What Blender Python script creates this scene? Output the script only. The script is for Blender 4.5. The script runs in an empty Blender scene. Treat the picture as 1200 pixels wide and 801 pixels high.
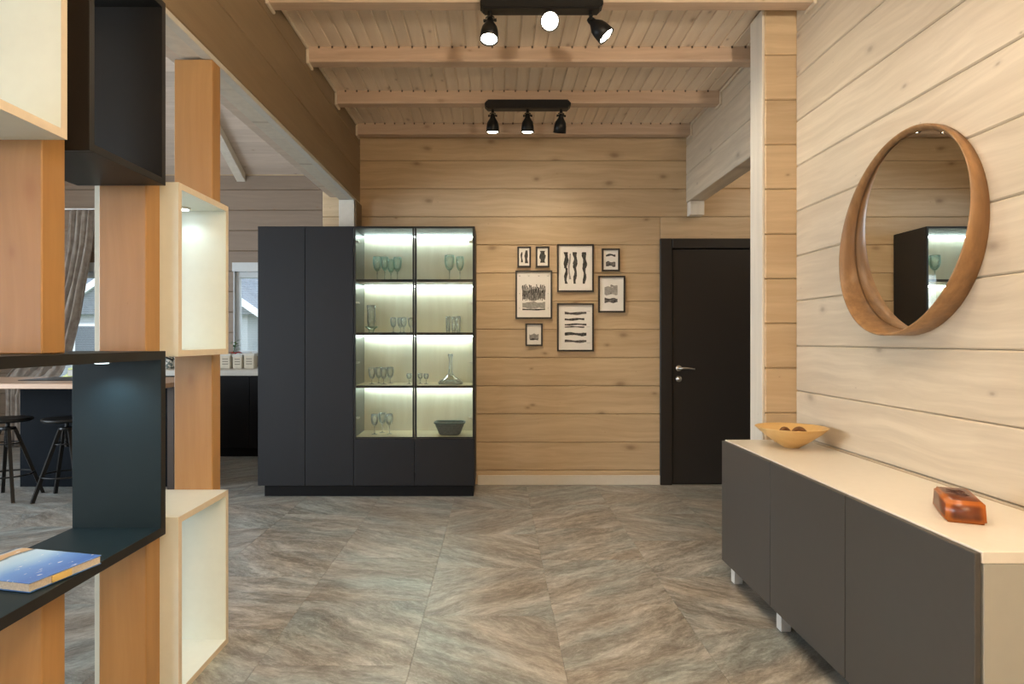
import bpy, bmesh, math, random
from mathutils import Vector, Matrix
random.seed(7)
PI = math.pi
S = bpy.context.scene
COL = S.collection

# ------------------------------------------------------------------ camera
cam_d = bpy.data.cameras.new('camera'); cam = bpy.data.objects.new('camera', cam_d); COL.objects.link(cam)
cam.location = (0, 0, 1.24); cam.rotation_euler = (PI/2, 0, 0)
cam_d.sensor_width = 36; cam_d.lens = 36*756/1200
cam_d.shift_x = 19/1200; cam_d.shift_y = -2.5/1200
cam_d.clip_start = 0.05
S.camera = cam
S.view_settings.view_transform = 'Standard'; S.view_settings.look = 'None'
S.view_settings.gamma = 1; S.view_settings.use_curve_mapping = False
S.view_settings.exposure = 0.46
S.render.engine = 'CYCLES'
S.cycles.max_bounces = 8; S.cycles.diffuse_bounces = 4; S.cycles.transparent_max_bounces = 16
S.cycles.caustics_reflective = False; S.cycles.caustics_refractive = False
S.cycles.sample_clamp_indirect = 6

# ------------------------------------------------------------------ sky
w = bpy.data.worlds.new('overcast_sky'); S.world = w; w.use_nodes = True
wn = w.node_tree.nodes; wl = w.node_tree.links
tc = wn.new('ShaderNodeTexCoord'); sx = wn.new('ShaderNodeSeparateXYZ'); rp = wn.new('ShaderNodeValToRGB')
wl.new(tc.outputs['Generated'], sx.inputs[0]); wl.new(sx.outputs['Z'], rp.inputs[0])
rp.color_ramp.elements[0].color = (.80, .86, .92, 1); rp.color_ramp.elements[1].color = (.55, .68, .86, 1)
wl.new(rp.outputs[0], wn['Background'].inputs[0]); wn['Background'].inputs[1].default_value = 2.6

# ------------------------------------------------------------------ lights
def area(name, loc, rot, sx_, sy_, energy, color, spread=180):
    d = bpy.data.lights.new(name, 'AREA'); d.shape = 'RECTANGLE'; d.size = sx_; d.size_y = sy_
    d.energy = energy; d.color = color; d.spread = math.radians(spread)
    o = bpy.data.objects.new(name, d); o.location = loc; o.rotation_euler = rot; COL.objects.link(o); return o
COOL = (.78, .90, 1.0); WARM = (1.0, .80, .55)
area('window_daylight', (-4.6, -2.9, 1.5), (PI/2, 0, 0), 2.2, 2.1, 62, COOL)          # window behind, left
area('window_daylight', (-6.38, 2.6, 1.5), (PI/2, 0, -PI/2), 3.0, 2.0, 190, COOL)       # window on the left wall
area('window_daylight', (-6.38, 6.2, 1.7), (PI/2, 0, -PI/2), 1.4, 1.2, 3, COOL)
area('overhead_fill_light', (.45, -.6, 2.88), (0, 0, 0), 1.6, 1.2, 18, (1, .85, .66), 150)   # soft overhead fill added behind the camera, no fixture
def bulb(name, loc, energy, r, color=(1, .85, .66)):
    d = bpy.data.lights.new(name, 'POINT'); d.energy = energy; d.color = color; d.shadow_soft_size = r
    o = bpy.data.objects.new(name, d); o.location = loc; COL.objects.link(o)
bulb('rear_fill_light', (.15, -.45, 1.95), 34, .22)      # unseen point light added to brighten the ceiling and walls
bulb('hall_fill_light', (2.5, 4.6, 2.7), 7, .10)          # fill light added to brighten the side hall
up = bpy.data.lights.new('ceiling_fill_spot', 'SPOT'); up.energy = 420; up.color = (1, .85, .66); up.spot_size = math.radians(172); up.spot_blend = .35; up.shadow_soft_size = .14
upo = bpy.data.objects.new('ceiling_fill_spot', up); upo.location = (1.25, -1.0, 1.75); upo.rotation_euler = (PI, 0, 0); COL.objects.link(upo)   # upward spot added behind the camera to brighten the ceiling
area('overhead_fill_light', (.3, 1.75, 2.92), (0, 0, 0), 1.2, .35, 14, (1, .82, .60), 150)  # unseen soft fill panel under the ceiling, no fixture

# ------------------------------------------------------------------ helpers
WL = {}
def wloc(o): return WL.get(o.name, Vector((0, 0, 0)))
def link(name, mesh, loc=(0, 0, 0), parent=None):
    o = bpy.data.objects.new(name, mesh); COL.objects.link(o)
    L = Vector(loc); WL[o.name] = L
    if parent is not None:
        o.parent = parent; o.location = L - wloc(parent)
    else: o.location = L
    return o
def tag(o, label=None, cat=None, group=None, kind=None):
    if label: o['label'] = label
    if cat: o['category'] = cat
    if group: o['group'] = group
    if kind: o['kind'] = kind
    return o
def thing(name, label, cat, loc, group=None):
    return tag(link(name, None, loc), label, cat, group)
def struct(o): o['kind'] = 'structure'; return o
_bm = {}
def box_mesh(dx, dy, dz, mat, bev):
    key = (round(dx, 4), round(dy, 4), round(dz, 4), mat.name, bev)
    if key in _bm: return _bm[key]
    bm = bmesh.new(); bmesh.ops.create_cube(bm, size=1)
    for v in bm.verts: v.co = Vector((v.co.x*dx, v.co.y*dy, v.co.z*dz))
    if bev: bmesh.ops.bevel(bm, geom=bm.edges[:], offset=min(bev, dx*.45, dy*.45, dz*.45), segments=1 if bev > .0031 else 1, affect='EDGES')
    me = bpy.data.meshes.new('box'); bm.to_mesh(me); bm.free(); me.materials.append(mat); _bm[key] = me
    return me
def box(name, x0, x1, y0, y1, z0, z1, mat, parent=None, bev=.0015):
    return link(name, box_mesh(x1-x0, y1-y0, z1-z0, mat, bev), ((x0+x1)/2, (y0+y1)/2, (z0+z1)/2), parent)
def from_bm(name, bm, mat, loc=(0, 0, 0), parent=None, smooth=False):
    bmesh.ops.recalc_face_normals(bm, faces=bm.faces[:])
    me = bpy.data.meshes.new(name); bm.to_mesh(me); bm.free()
    for m in (mat if isinstance(mat, (list, tuple)) else [mat]): me.materials.append(m)
    if smooth:
        for p in me.polygons: p.use_smooth = True
    return link(name, me, loc, parent)
def add_box(bm, x0, x1, y0, y1, z0, z1):
    r = bmesh.ops.create_cube(bm, size=1)['verts']
    for v in r: v.co = Vector(((x0+x1)/2 + v.co.x*(x1-x0), (y0+y1)/2 + v.co.y*(y1-y0), (z0+z1)/2 + v.co.z*(z1-z0)))
    return r
def lathe(bm, prof, seg=24, c=(0, 0, 0), M=None, flute=0.0, nfl=0):
    rings = []
    for (r, z) in prof:
        if r < 1e-6:
            p = Vector((0, 0, z)); p = (M @ p) if M else p; rings.append([bm.verts.new(p + Vector(c))])
        else:
            ring = []
            for i in range(seg):
                a = 2*PI*i/seg; rr = r*(1+flute*math.cos(a*nfl)) if nfl else r
                p = Vector((rr*math.cos(a), rr*math.sin(a), z)); p = (M @ p) if M else p
                ring.append(bm.verts.new(p + Vector(c)))
            rings.append(ring)
    for a, b in zip(rings, rings[1:]):
        for i in range(seg):
            j = (i+1) % seg
            if len(a) == 1 and len(b) == 1: break
            if len(a) == 1: bm.faces.new((a[0], b[i], b[j]))
            elif len(b) == 1: bm.faces.new((a[i], a[j], b[0]))
            else: bm.faces.new((a[i], a[j], b[j], b[i]))
def tube(bm, pts, r, seg=8, cap=True):
    pts = [Vector(p) for p in pts]; rings = []
    for i, p in enumerate(pts):
        t = (pts[min(i+1, len(pts)-1)] - pts[max(i-1, 0)]).normalized()
        up = Vector((0, 0, 1)) if abs(t.z) < .9 else Vector((1, 0, 0))
        u = t.cross(up).normalized(); v = t.cross(u).normalized()
        rr = r[i] if isinstance(r, (list, tuple)) else r
        rings.append([bm.verts.new(p + (u*math.cos(2*PI*k/seg) + v*math.sin(2*PI*k/seg))*rr) for k in range(seg)])
    for a, b in zip(rings, rings[1:]):
        for k in range(seg): bm.faces.new((a[k], a[(k+1) % seg], b[(k+1) % seg], b[k]))
    if cap: bm.faces.new(rings[0]); bm.faces.new(rings[-1])
def copy_tree(o, parent=None):
    c = o.copy(); COL.objects.link(c); WL[c.name] = wloc(o).copy()
    if parent is not None: c.parent = parent
    for ch in list(o.children): copy_tree(ch, c)
    return c

# ------------------------------------------------------------------ materials
class NT:
    def __init__(s, name):
        s.m = bpy.data.materials.new(name); s.m.use_nodes = True; s.t = s.m.node_tree; s.n = s.t.nodes
        s.b = s.n['Principled BSDF']
    def new(s, t, **k):
        n = s.n.new(t)
        for a, v in k.items(): setattr(n, a, v)
        return n
    def l(s, a, b): s.t.links.new(a, b)
def ramp(nt, src, stops, interp='LINEAR'):
    r = nt.new('ShaderNodeValToRGB'); r.color_ramp.interpolation = interp
    e = r.color_ramp.elements
    while len(e) < len(stops): e.new(.5)
    for i, (p, c) in enumerate(stops): e[i].position = p; e[i].color = (*c, 1) if len(c) == 3 else c
    nt.l(src, r.inputs[0]); return r.outputs[0]
def mixc(nt, fac, a, b, mode='MIX'):
    m = nt.new('ShaderNodeMix', data_type='RGBA', blend_type=mode)
    for s_, v in ((m.inputs[0], fac), (m.inputs[6], a), (m.inputs[7], b)):
        if hasattr(v, 'is_linked') or hasattr(v, 'links'): nt.l(v, s_)
        else: s_.default_value = v if isinstance(v, (int, float)) else (*v, 1)
    return m.outputs[2]
def plain(name, col, rough=.5, metal=0, spec=.5, var=.04, bump=0, scale=30, **k):
    nt = NT(name); tc = nt.new('ShaderNodeTexCoord'); no = nt.new('ShaderNodeTexNoise')
    no.inputs['Scale'].default_value = scale; no.inputs['Detail'].default_value = 3
    nt.l(tc.outputs['Object'], no.inputs['Vector'])
    a = tuple(c*(1-var) for c in col); b = tuple(min(1, c*(1+var)) for c in col)
    nt.l(ramp(nt, no.outputs['Fac'], [(.3, a), (.7, b)]), nt.b.inputs['Base Color'])
    nt.b.inputs['Roughness'].default_value = rough; nt.b.inputs['Metallic'].default_value = metal
    nt.b.inputs['Specular IOR Level'].default_value = spec
    if bump:
        bp = nt.new('ShaderNodeBump'); bp.inputs['Strength'].default_value = bump; bp.inputs['Distance'].default_value = .002
        nt.l(no.outputs['Fac'], bp.inputs['Height']); nt.l(bp.outputs[0], nt.b.inputs['Normal'])
    for key, v in k.items(): nt.b.inputs[key.replace('_', ' ')].default_value = v
    return nt.m
def wood(name, light, dark, ax='x', cr='z', knots=1.0, rough=.46, grain=1.0, knotcol=(.22, .11, .05), var=.14, kdens=1.0):
    """softwood with long grain along ax and knots on the ax/cr face"""
    nt = NT(name); tc = nt.new('ShaderNodeTexCoord'); oi = nt.new('ShaderNodeObjectInfo')
    rnd = nt.new('ShaderNodeMath', operation='MULTIPLY'); rnd.inputs[1].default_value = 61.0; nt.l(oi.outputs['Random'], rnd.inputs[0])
    off = nt.new('ShaderNodeVectorMath', operation='ADD')
    cb = nt.new('ShaderNodeCombineXYZ'); 
    for i in range(3): nt.l(rnd.outputs[0], cb.inputs[i])
    nt.l(tc.outputs['Object'], off.inputs[0]); nt.l(cb.outputs[0], off.inputs[1])
    idx = {'x': 0, 'y': 1, 'z': 2}
    # slow warp so that the grain bows around
    wn_ = nt.new('ShaderNodeTexNoise'); wn_.inputs['Scale'].default_value = 1.6; wn_.inputs['Detail'].default_value = 2
    nt.l(off.outputs[0], wn_.inputs['Vector'])
    sc = nt.new('ShaderNodeVectorMath', operation='SCALE'); sc.inputs['Scale'].default_value = .10
    nt.l(wn_.outputs['Color'], sc.inputs[0])
    ad = nt.new('ShaderNodeVectorMath', operation='ADD'); nt.l(off.outputs[0], ad.inputs[0]); nt.l(sc.outputs[0], ad.inputs[1])
    mp = nt.new('ShaderNodeMapping'); s = [26*grain]*3; s[idx[ax]] = 1.1*grain; mp.inputs['Scale'].default_value = s
    nt.l(ad.outputs[0], mp.inputs['Vector'])
    g = nt.new('ShaderNodeTexNoise'); g.inputs['Scale'].default_value = 1; g.inputs['Detail'].default_value = 5; g.inputs['Roughness'].default_value = .6
    nt.l(mp.outputs[0], g.inputs['Vector'])
    mp2 = nt.new('ShaderNodeMapping'); s = [5]*3; s[idx[ax]] = .5; mp2.inputs['Scale'].default_value = s; nt.l(ad.outputs[0], mp2.inputs['Vector'])
    g2 = nt.new('ShaderNodeTexNoise'); g2.inputs['Scale'].default_value = 1; g2.inputs['Detail'].default_value = 3; nt.l(mp2.outputs[0], g2.inputs['Vector'])
    mid = tuple((a+b)/2 for a, b in zip(light, dark))
    c1 = ramp(nt, g.outputs['Fac'], [(.30, dark), (.5, mid), (.66, light)])
    c2 = ramp(nt, g2.outputs['Fac'], [(.3, mid), (.65, light)])
    c = mixc(nt, .42, c1, c2)
    if knots:
        sp = nt.new('ShaderNodeSeparateXYZ'); nt.l(ad.outputs[0], sp.inputs[0]); c3 = nt.new('ShaderNodeCombineXYZ')
        ma = nt.new('ShaderNodeMath', operation='MULTIPLY'); ma.inputs[1].default_value = 1.9*kdens
        mb = nt.new('ShaderNodeMath', operation='MULTIPLY'); mb.inputs[1].default_value = 3.6*kdens
        nt.l(sp.outputs[idx[ax]], ma.inputs[0]); nt.l(sp.outputs[idx[cr]], mb.inputs[0])
        nt.l(ma.outputs[0], c3.inputs[0]); nt.l(mb.outputs[0], c3.inputs[1])
        vo = nt.new('ShaderNodeTexVoronoi', voronoi_dimensions='2D'); vo.inputs['Scale'].default_value = 1
        nt.l(c3.outputs[0], vo.inputs['Vector'])
        sz = nt.new('ShaderNodeSeparateXYZ'); nt.l(vo.outputs['Color'], sz.inputs[0])
        dv = nt.new('ShaderNodeMath', operation='DIVIDE'); nt.l(vo.outputs['Distance'], dv.inputs[0])
        ms = nt.new('ShaderNodeMapRange'); ms.inputs['From Min'].default_value = .35; ms.inputs['From Max'].default_value = 1
        ms.inputs['To Min'].default_value = .06; ms.inputs['To Max'].default_value = .75; nt.l(sz.outputs[0], ms.inputs[0]); nt.l(ms.outputs[0], dv.inputs[1])
        kf = ramp(nt, dv.outputs[0], [(.0, (.85,)*3), (.06, (.65,)*3), (.13, (.22,)*3), (.26, (0,)*3)])
        km = nt.new('ShaderNodeMath', operation='MULTIPLY'); km.inputs[1].default_value = knots; nt.l(kf, km.inputs[0])
        c = mixc(nt, km.outputs[0], c, knotcol)
    hv = nt.new('ShaderNodeHueSaturation'); vr = nt.new('ShaderNodeMapRange')
    vr.inputs['To Min'].default_value = 1-var; vr.inputs['To Max'].default_value = 1+var*.6
    nt.l(oi.outputs['Random'], vr.inputs[0]); nt.l(vr.outputs[0], hv.inputs['Value']); nt.l(c, hv.inputs['Color'])
    nt.l(hv.outputs[0], nt.b.inputs['Base Color']); nt.b.inputs['Roughness'].default_value = rough
    bp = nt.new('ShaderNodeBump'); bp.inputs['Strength'].default_value = .12; bp.inputs['Distance'].default_value = .002
    nt.l(g.outputs['Fac'], bp.inputs['Height']); nt.l(bp.outputs[0], nt.b.inputs['Normal'])
    return nt.m
def stone(name, ang):
    nt = NT(name); tc = nt.new('ShaderNodeTexCoord'); oi = nt.new('ShaderNodeObjectInfo')
    rnd = nt.new('ShaderNodeMath', operation='MULTIPLY'); rnd.inputs[1].default_value = 43.0; nt.l(oi.outputs['Random'], rnd.inputs[0])
    cb = nt.new('ShaderNodeCombineXYZ'); nt.l(rnd.outputs[0], cb.inputs[0]); nt.l(rnd.outputs[0], cb.inputs[1])
    rot = nt.new('ShaderNodeVectorRotate', rotation_type='Z_AXIS'); rot.inputs['Angle'].default_value = ang; nt.l(tc.outputs['Object'], rot.inputs['Vector'])
    wv = nt.new('ShaderNodeTexNoise'); wv.inputs['Scale'].default_value = 3.2; wv.inputs['Detail'].default_value = 3
    ad0 = nt.new('ShaderNodeVectorMath', operation='ADD'); nt.l(rot.outputs[0], ad0.inputs[0]); nt.l(cb.outputs[0], ad0.inputs[1])
    nt.l(ad0.outputs[0], wv.inputs['Vector'])
    sc = nt.new('ShaderNodeVectorMath', operation='SCALE'); sc.inputs['Scale'].default_value = .13; nt.l(wv.outputs['Color'], sc.inputs[0])
    ad = nt.new('ShaderNodeVectorMath', operation='ADD'); nt.l(ad0.outputs[0], ad.inputs[0]); nt.l(sc.outputs[0], ad.inputs[1])
    def veins(sx_, sy_, det, ro=.62):
        mp = nt.new('ShaderNodeMapping'); mp.inputs['Scale'].default_value = (sx_, sy_, 1); nt.l(ad.outputs[0], mp.inputs['Vector'])
        n = nt.new('ShaderNodeTexNoise'); n.inputs['Scale'].default_value = 1; n.inputs['Detail'].default_value = det; n.inputs['Roughness'].default_value = ro
        nt.l(mp.outputs[0], n.inputs['Vector']); return n.outputs['Fac']
    v1 = veins(1.8, 7.5, 9, .76); v2 = veins(12, 34, 9, .9); v3 = veins(1.0, 3.2, 3)
    c = ramp(nt, v1, [(.37, (.09, .08, .068)), (.47, (.21, .20, .18)), (.54, (.36, .36, .335)), (.63, (.60, .60, .57))])
    d = ramp(nt, v2, [(.34, (.09, .08, .065)), (.46, (.23, .22, .20)), (.54, (.36, .355, .335)), (.66, (.74, .74, .71))])
    c = mixc(nt, .5, c, d)
    t = ramp(nt, v3, [(.34, (1.0, .88, .76)), (.5, (1, .98, .95)), (.62, (.86, 1.0, 1.04))])
    c = mixc(nt, .7, c, t, 'MULTIPLY')
    nt.l(c, nt.b.inputs['Base Color'])
    rr = ramp(nt, v2, [(.3, (.42,)*3), (.7, (.24,)*3)]); nt.l(rr, nt.b.inputs['Roughness'])
    bp = nt.new('ShaderNodeBump'); bp.inputs['Strength'].default_value = .25; bp.inputs['Distance'].default_value = .002
    nt.l(v2, bp.inputs['Height']); nt.l(bp.outputs[0], nt.b.inputs['Normal'])
    return nt.m
def emit(name, col, s):
    nt = NT(name); nt.b.inputs['Base Color'].default_value = (.8, .8, .8, 1)
    nt.b.inputs['Emission Color'].default_value = (*col, 1); nt.b.inputs['Emission Strength'].default_value = s; return nt.m
def pane_mat(name, tint, refl=1.0, rough=.0):
    nt = NT(name); nt.n.remove(nt.b); out = nt.n['Material Output']
    tr = nt.new('ShaderNodeBsdfTransparent'); tr.inputs[0].default_value = (*tint, 1)
    gl = nt.new('ShaderNodeBsdfGlossy'); gl.inputs['Roughness'].default_value = rough; gl.inputs[0].default_value = (1, 1, 1, 1)
    fr = nt.new('ShaderNodeFresnel'); fr.inputs[0].default_value = 1.45
    mu = nt.new('ShaderNodeMath', operation='MULTIPLY'); mu.inputs[1].default_value = refl; nt.l(fr.outputs[0], mu.inputs[0])
    mx = nt.new('ShaderNodeMixShader'); nt.l(mu.outputs[0], mx.inputs[0]); nt.l(tr.outputs[0], mx.inputs[1]); nt.l(gl.outputs[0], mx.inputs[2])
    nt.l(mx.outputs[0], out.inputs[0]); return nt.m
def glassware(name, tint, haze=.22):
    """thin-walled drinking glass: clear face-on, dense and bright towards the rim of the shape"""
    nt = NT(name); nt.n.remove(nt.b); out = nt.n['Material Output']
    lw = nt.new('ShaderNodeLayerWeight'); lw.inputs[0].default_value = .35
    tr = nt.new('ShaderNodeBsdfTransparent')
    tcol = ramp(nt, lw.outputs['Facing'], [(.0, (.98, .995, .99)), (.6, tuple(.25*t+.74 for t in tint)), (1, tuple(.6*t+.38 for t in tint))])
    nt.l(tcol, tr.inputs[0])
    gl = nt.new('ShaderNodeBsdfGlossy'); gl.inputs['Roughness'].default_value = .03
    fr = nt.new('ShaderNodeFresnel'); fr.inputs[0].default_value = 1.5
    mx = nt.new('ShaderNodeMixShader'); nt.l(fr.outputs[0], mx.inputs[0]); nt.l(tr.outputs[0], mx.inputs[1]); nt.l(gl.outputs[0], mx.inputs[2])
    df = nt.new('ShaderNodeBsdfTranslucent'); df.inputs[0].default_value = (*tuple(.5+.5*t for t in tint), 1)
    d2_ = nt.new('ShaderNodeBsdfDiffuse'); d2_.inputs[0].default_value = (*tuple(.4+.6*t for t in tint), 1)
    m2 = nt.new('ShaderNodeMixShader'); nt.l(df.outputs[0], m2.inputs[1]); nt.l(d2_.outputs[0], m2.inputs[2])
    fz = nt.new('ShaderNodeMath', operation='MULTIPLY_ADD'); nt.l(lw.outputs['Facing'], fz.inputs[0]); fz.inputs[1].default_value = haze; fz.inputs[2].default_value = haze*.25  # brightness put into the glass: milky mix, stronger towards its edges
    m3 = nt.new('ShaderNodeMixShader'); nt.l(fz.outputs[0], m3.inputs[0]); nt.l(mx.outputs[0], m3.inputs[1]); nt.l(m2.outputs[0], m3.inputs[2])
    nt.l(m3.outputs[0], out.inputs[0]); return nt.m

LT = (.64, .49, .31); DK = (.43, .30, .17)
M_log_x = wood('pine_log_across', LT, DK, 'x', 'z', knots=.85, var=.08, knotcol=(.20, .12, .065))
M_log_y = wood('pine_log_along', (.68, .585, .45), (.46, .375, .275), 'y', 'z', knots=.85, var=.05, knotcol=(.27, .20, .145))
M_log_header_shaded = wood('pine_log_header_shaded', (.25, .18, .105), (.18, .128, .073), 'y', 'z', knots=.5)  # header shade put into the colour: darker copy of the pine logs
M_end = wood('pine_end_board', (.74, .68, .58), (.58, .53, .45), 'z', 'y', knots=.7, knotcol=(.28, .2, .14))
M_ceil = wood('ceiling_board_pine', (.86, .73, .58), (.70, .56, .43), 'y', 'x', knots=.7, kdens=1.5, var=.06)
M_ceil_x = wood('whitewashed_board', (.66, .55, .46), (.50, .40, .32), 'x', 'y', knots=.5)
M_beam = wood('beam_pine', (.66, .50, .37), (.42, .29, .20), 'x', 'z', knots=.6)
M_post = wood('spruce_post', (.41, .225, .078), (.30, .15, .045), 'z', 'x', knots=.6, grain=.9, rough=.42, knotcol=(.26, .10, .03), var=.06, kdens=1.2)
M_oak = wood('oak_veneer', (.76, .72, .60), (.64, .59, .47), 'z', 'x', knots=0, rough=.5, grain=.7)
M_oakshelf = wood('oak_shelf', (.62, .54, .38), (.50, .41, .27), 'x', 'y', knots=0, rough=.5, grain=.7)
M_gap = plain('log_gap_shadow', (.10, .075, .05), .9)
M_floor_a = stone('stone_tile', .62); M_floor_b = stone('stone_tile_mirrored', -.62); M_floor_c = stone('stone_tile_flat', .25)
M_grout = plain('tile_joint', (.17, .155, .135), .8)
M_char = plain('charcoal_lacquer', (.0095, .0105, .0135), .46, spec=.28, var=.02)
M_slate = plain('slate_lacquer', (.010, .021, .027), .45, spec=.2, var=.02)
M_slate_edge = plain('dark_edge_band', (.012, .011, .010), .45, spec=.3, var=.02)
M_doorg = plain('side_door_grey', (.062, .057, .052), .42, spec=.35, var=.02)
M_white = plain('white_melamine', (.72, .70, .62), .42, var=.015)
M_whitetop = plain('cream_white_top', (.72, .68, .60), .35, var=.015)
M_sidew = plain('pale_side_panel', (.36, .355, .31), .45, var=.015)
M_boxw = plain('box_white_inside', (.70, .75, .69), .4, var=.015)
M_boxedge = plain('box_edge_band', (.64, .56, .43), .5, var=.03)
M_base = plain('white_skirting', (.70, .66, .58), .45, var=.02)
M_door = plain('black_brown_door', (.018, .016, .015), .42, var=.03)
M_black = plain('black_metal', (.008, .008, .008), .42, spec=.3, var=.03)
M_cabin = plain('cabinet_inside_grey', (.12, .13, .12), .3, var=.02)
M_chrome = plain('brushed_steel', (.62, .60, .56), .28, metal=1, var=.03)
M_chromew = plain('satin_leg', (.80, .80, .78), .35, metal=.3, var=.02)
M_led = emit('led_strip_light', (.82, 1.0, .97), 20)
M_bulb = emit('spot_bulb', (1.0, .86, .66), 45)
M_pane = pane_mat('window_pane', (.97, .98, .98), .9)
M_cpane = pane_mat('cabinet_pane', (.93, .96, .95), .8)
M_mirror = plain('mirror_glass', (.90, .91, .90), .0, metal=1, var=0)
M_frameblk = plain('picture_frame_black', (.012, .010, .009), .35, var=.05)
M_paper = plain('picture_paper', (.86, .84, .80), .7, var=.01)
M_wframe = plain('window_white', (.60, .64, .66), .4, var=.02)
M_slat = plain('blind_slat', (.78, .82, .86), .5, var=.02)
M_black2 = plain('black_kitchen_front', (.006, .006, .007), .55, spec=.15, var=.03)
M_counter = plain('pale_worktop', (.58, .56, .50), .35, var=.03)

# ------------------------------------------------------------------ the setting: floor
XR = 1.62; XL = -1.163; DB = 5.53; PITCH = .2415; ZC = 3.04; ZB = 2.95
fl = struct(box('floor', -6.6, 3.4, -3.1, 7.75, -.12, -.006, M_grout, bev=0))
cw, chh = .585, .61
ci = 0
x = -.325 - cw*11
while x < 3.2:
    offs = {0: .57, 1: .31, 2: .0, 3: .44}[ci % 4]
    y = -.9 + offs - .3
    row = 0
    while y < 7.65:
        m = (M_floor_a, M_floor_b, M_floor_c, M_floor_b, M_floor_a)[(ci*3 + row*2 + (row//2)) % 5]
        y1 = min(y+chh, 7.65)
        # tiles nobody can see (behind the camera, under units far left) are left to the slab
        if x > -6.4 and y1 > .55 and y1-y > .05 and len(fl.children) < 290:
            box('tile', x+.0005, x+cw-.0005, y+.0005, y1-.0005, -.006, 0, m, fl, bev=.0007)
        y += chh; row += 1
    x += cw; ci += 1
gap_mat = M_floor_c
struct(box('floor_rear', -6.6, 3.4, -3.1, .55-.02, -.006, -.0005, gap_mat, bev=0))

# ------------------------------------------------------------------ log walls
def rows(z0, z1, phase):
    k = math.floor((z0-phase)/PITCH); out = []
    while phase + k*PITCH < z1 - .005:
        a = max(z0, phase+k*PITCH); b = min(z1, phase+(k+1)*PITCH)
        if b-a > .02: out.append((a, b))
        k += 1
    return out
def log_wall_x(name, x0, x1, yf, z0, z1, phase, holes=(), depth=.16, front=.045, mat=None, side=-1):
    """wall facing -y (side=-1); core slab behind, one log per course in front; holes = (xa, xb, za, zb)"""
    mat = mat or M_log_x
    core = None
    segs = [(x0, x1, z0, z1)]
    for (xa, xb, za, zb) in holes:
        new = []
        for (a, b, c, d) in segs:
            if xb <= a or xa >= b or zb <= c or za >= d: new.append((a, b, c, d)); continue
            if xa > a: new.append((a, xa, c, d))
            if xb < b: new.append((xb, b, c, d))
            if za > c: new.append((max(a, xa), min(b, xb), c, za))
            if zb < d: new.append((max(a, xa), min(b, xb), zb, d))
        segs = new
    bm = bmesh.new()
    for (a, b, c, d) in segs: add_box(bm, a, b, yf+front, yf+depth, c, d)
    core = struct(from_bm(name, bm, M_gap))
    for (za, zb) in rows(z0, z1, phase):
        hit = sorted([h for h in holes if h[2] < zb-.003 and h[3] > za+.003])
        xa = x0
        for h in hit:
            box('log', xa, h[0], yf, yf+front+.01, za+.001, zb-.001, mat, core, bev=.006)
            for (p, q) in ((za, h[2]), (h[3], zb)):
                if q-p > .015: box('log', h[0], h[1], yf, yf+front+.01, p+.001, q-.001, mat, core, bev=.004)
            xa = h[1]
        if x1-xa > .01: box('log', xa, x1, yf, yf+front+.01, za+.001, zb-.001, mat, core, bev=.006)
    return core
def log_wall_y(name, xf, y0, y1, z0, z1, phase, sgn, depth=.16, front=.045, mat=None):
    """wall whose face is at xf; sgn=+1: body lies towards +x"""
    mat = mat or M_log_y
    a, b = sorted((xf+sgn*front, xf+sgn*depth))
    core = struct(box(name, a, b, y0, y1, z0, z1, M_gap, bev=0))
    for (za, zb) in rows(z0, z1, phase):
        p, q = sorted((xf, xf+sgn*(front+.01)))
        box('log', p, q, y0, y1, za+.001, zb-.001, mat, core, bev=.006)
    return core
PH = .1205
# back wall, running from behind the hall on the right to just past the kitchen opening
wb = log_wall_x('wall_back', -1.485, 3.3, DB, 0, ZC, PH, holes=[(1.41, 2.40, 0, 2.095)], depth=.16)
# right wall with the mirror, and the short cross wall at its end
log_wall_y('wall_right', XR, -3.0, 3.48, 0, ZC, 0, +1)
wp = log_wall_x('wall_hall', 1.452, 1.80, 3.48, 0, ZC, PH, depth=.165)
box('end_board', 1.438, 1.452, 3.484, 3.645, 0, ZC-.015, M_end, wp, bev=.002)
struct(box('wall_hall_side', 3.20, 3.30, 3.6, DB, 0, ZC, M_log_y, bev=0))
struct(box('wall_hall_near', 1.79, 3.3, 3.49, 3.62, 0, ZC, M_log_x, bev=0))
# header over the hall opening
def header(name, x0, x1, y0, y1, face, mat):
    bm = bmesh.new(); add_box(bm, x0+(.02 if face < 0 else .02), x1-.02, y0, y1, 2.425, ZC)
    h = struct(from_bm(name, bm, M_gap))
    for (za, zb) in [(2.415, 2.656), (2.656, 2.8975), (2.8975, ZC)]:
        box('log', x0, x1, y0, y1, za+.001, zb-.001, mat, h, bev=.005)
    return h
header('header_right', 1.631, 1.77, 3.64, DB, -1, M_log_y)
hs = struct(box('trim_1', 1.64, 1.76, 5.44, DB, 2.294, 2.413, M_end, bev=.003))
hl = header('header_left', -1.30, XL, -3.0, DB, 1, M_log_header_shaded)
# boards lining the underside of the left header
M_lining = plain('pale_lining', (.56, .55, .50), .5, var=.04)
box('lining_board', -1.207, XL-.002, -3.0, 5.50, 2.392, 2.4155, M_lining, hl, bev=.002)
box('lining_board', -1.300, -1.212, -3.0, 5.50, 2.400, 2.4155, M_end, hl, bev=.002)
# stub of the left wall above the cabinet
hj = struct(box('trim_2', -1.29, XL, 5.30, DB, 2.142, 2.392, M_lining, bev=.003))
box('log', -1.162, -1.150, 5.31, DB, 2.142, 2.392, M_log_header_shaded, hj, bev=.002)
struct(box('wall_over_header', -1.42, -1.30, -3.0, DB+.1, 2.46, 5.6, M_ceil_x, bev=0))
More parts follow.
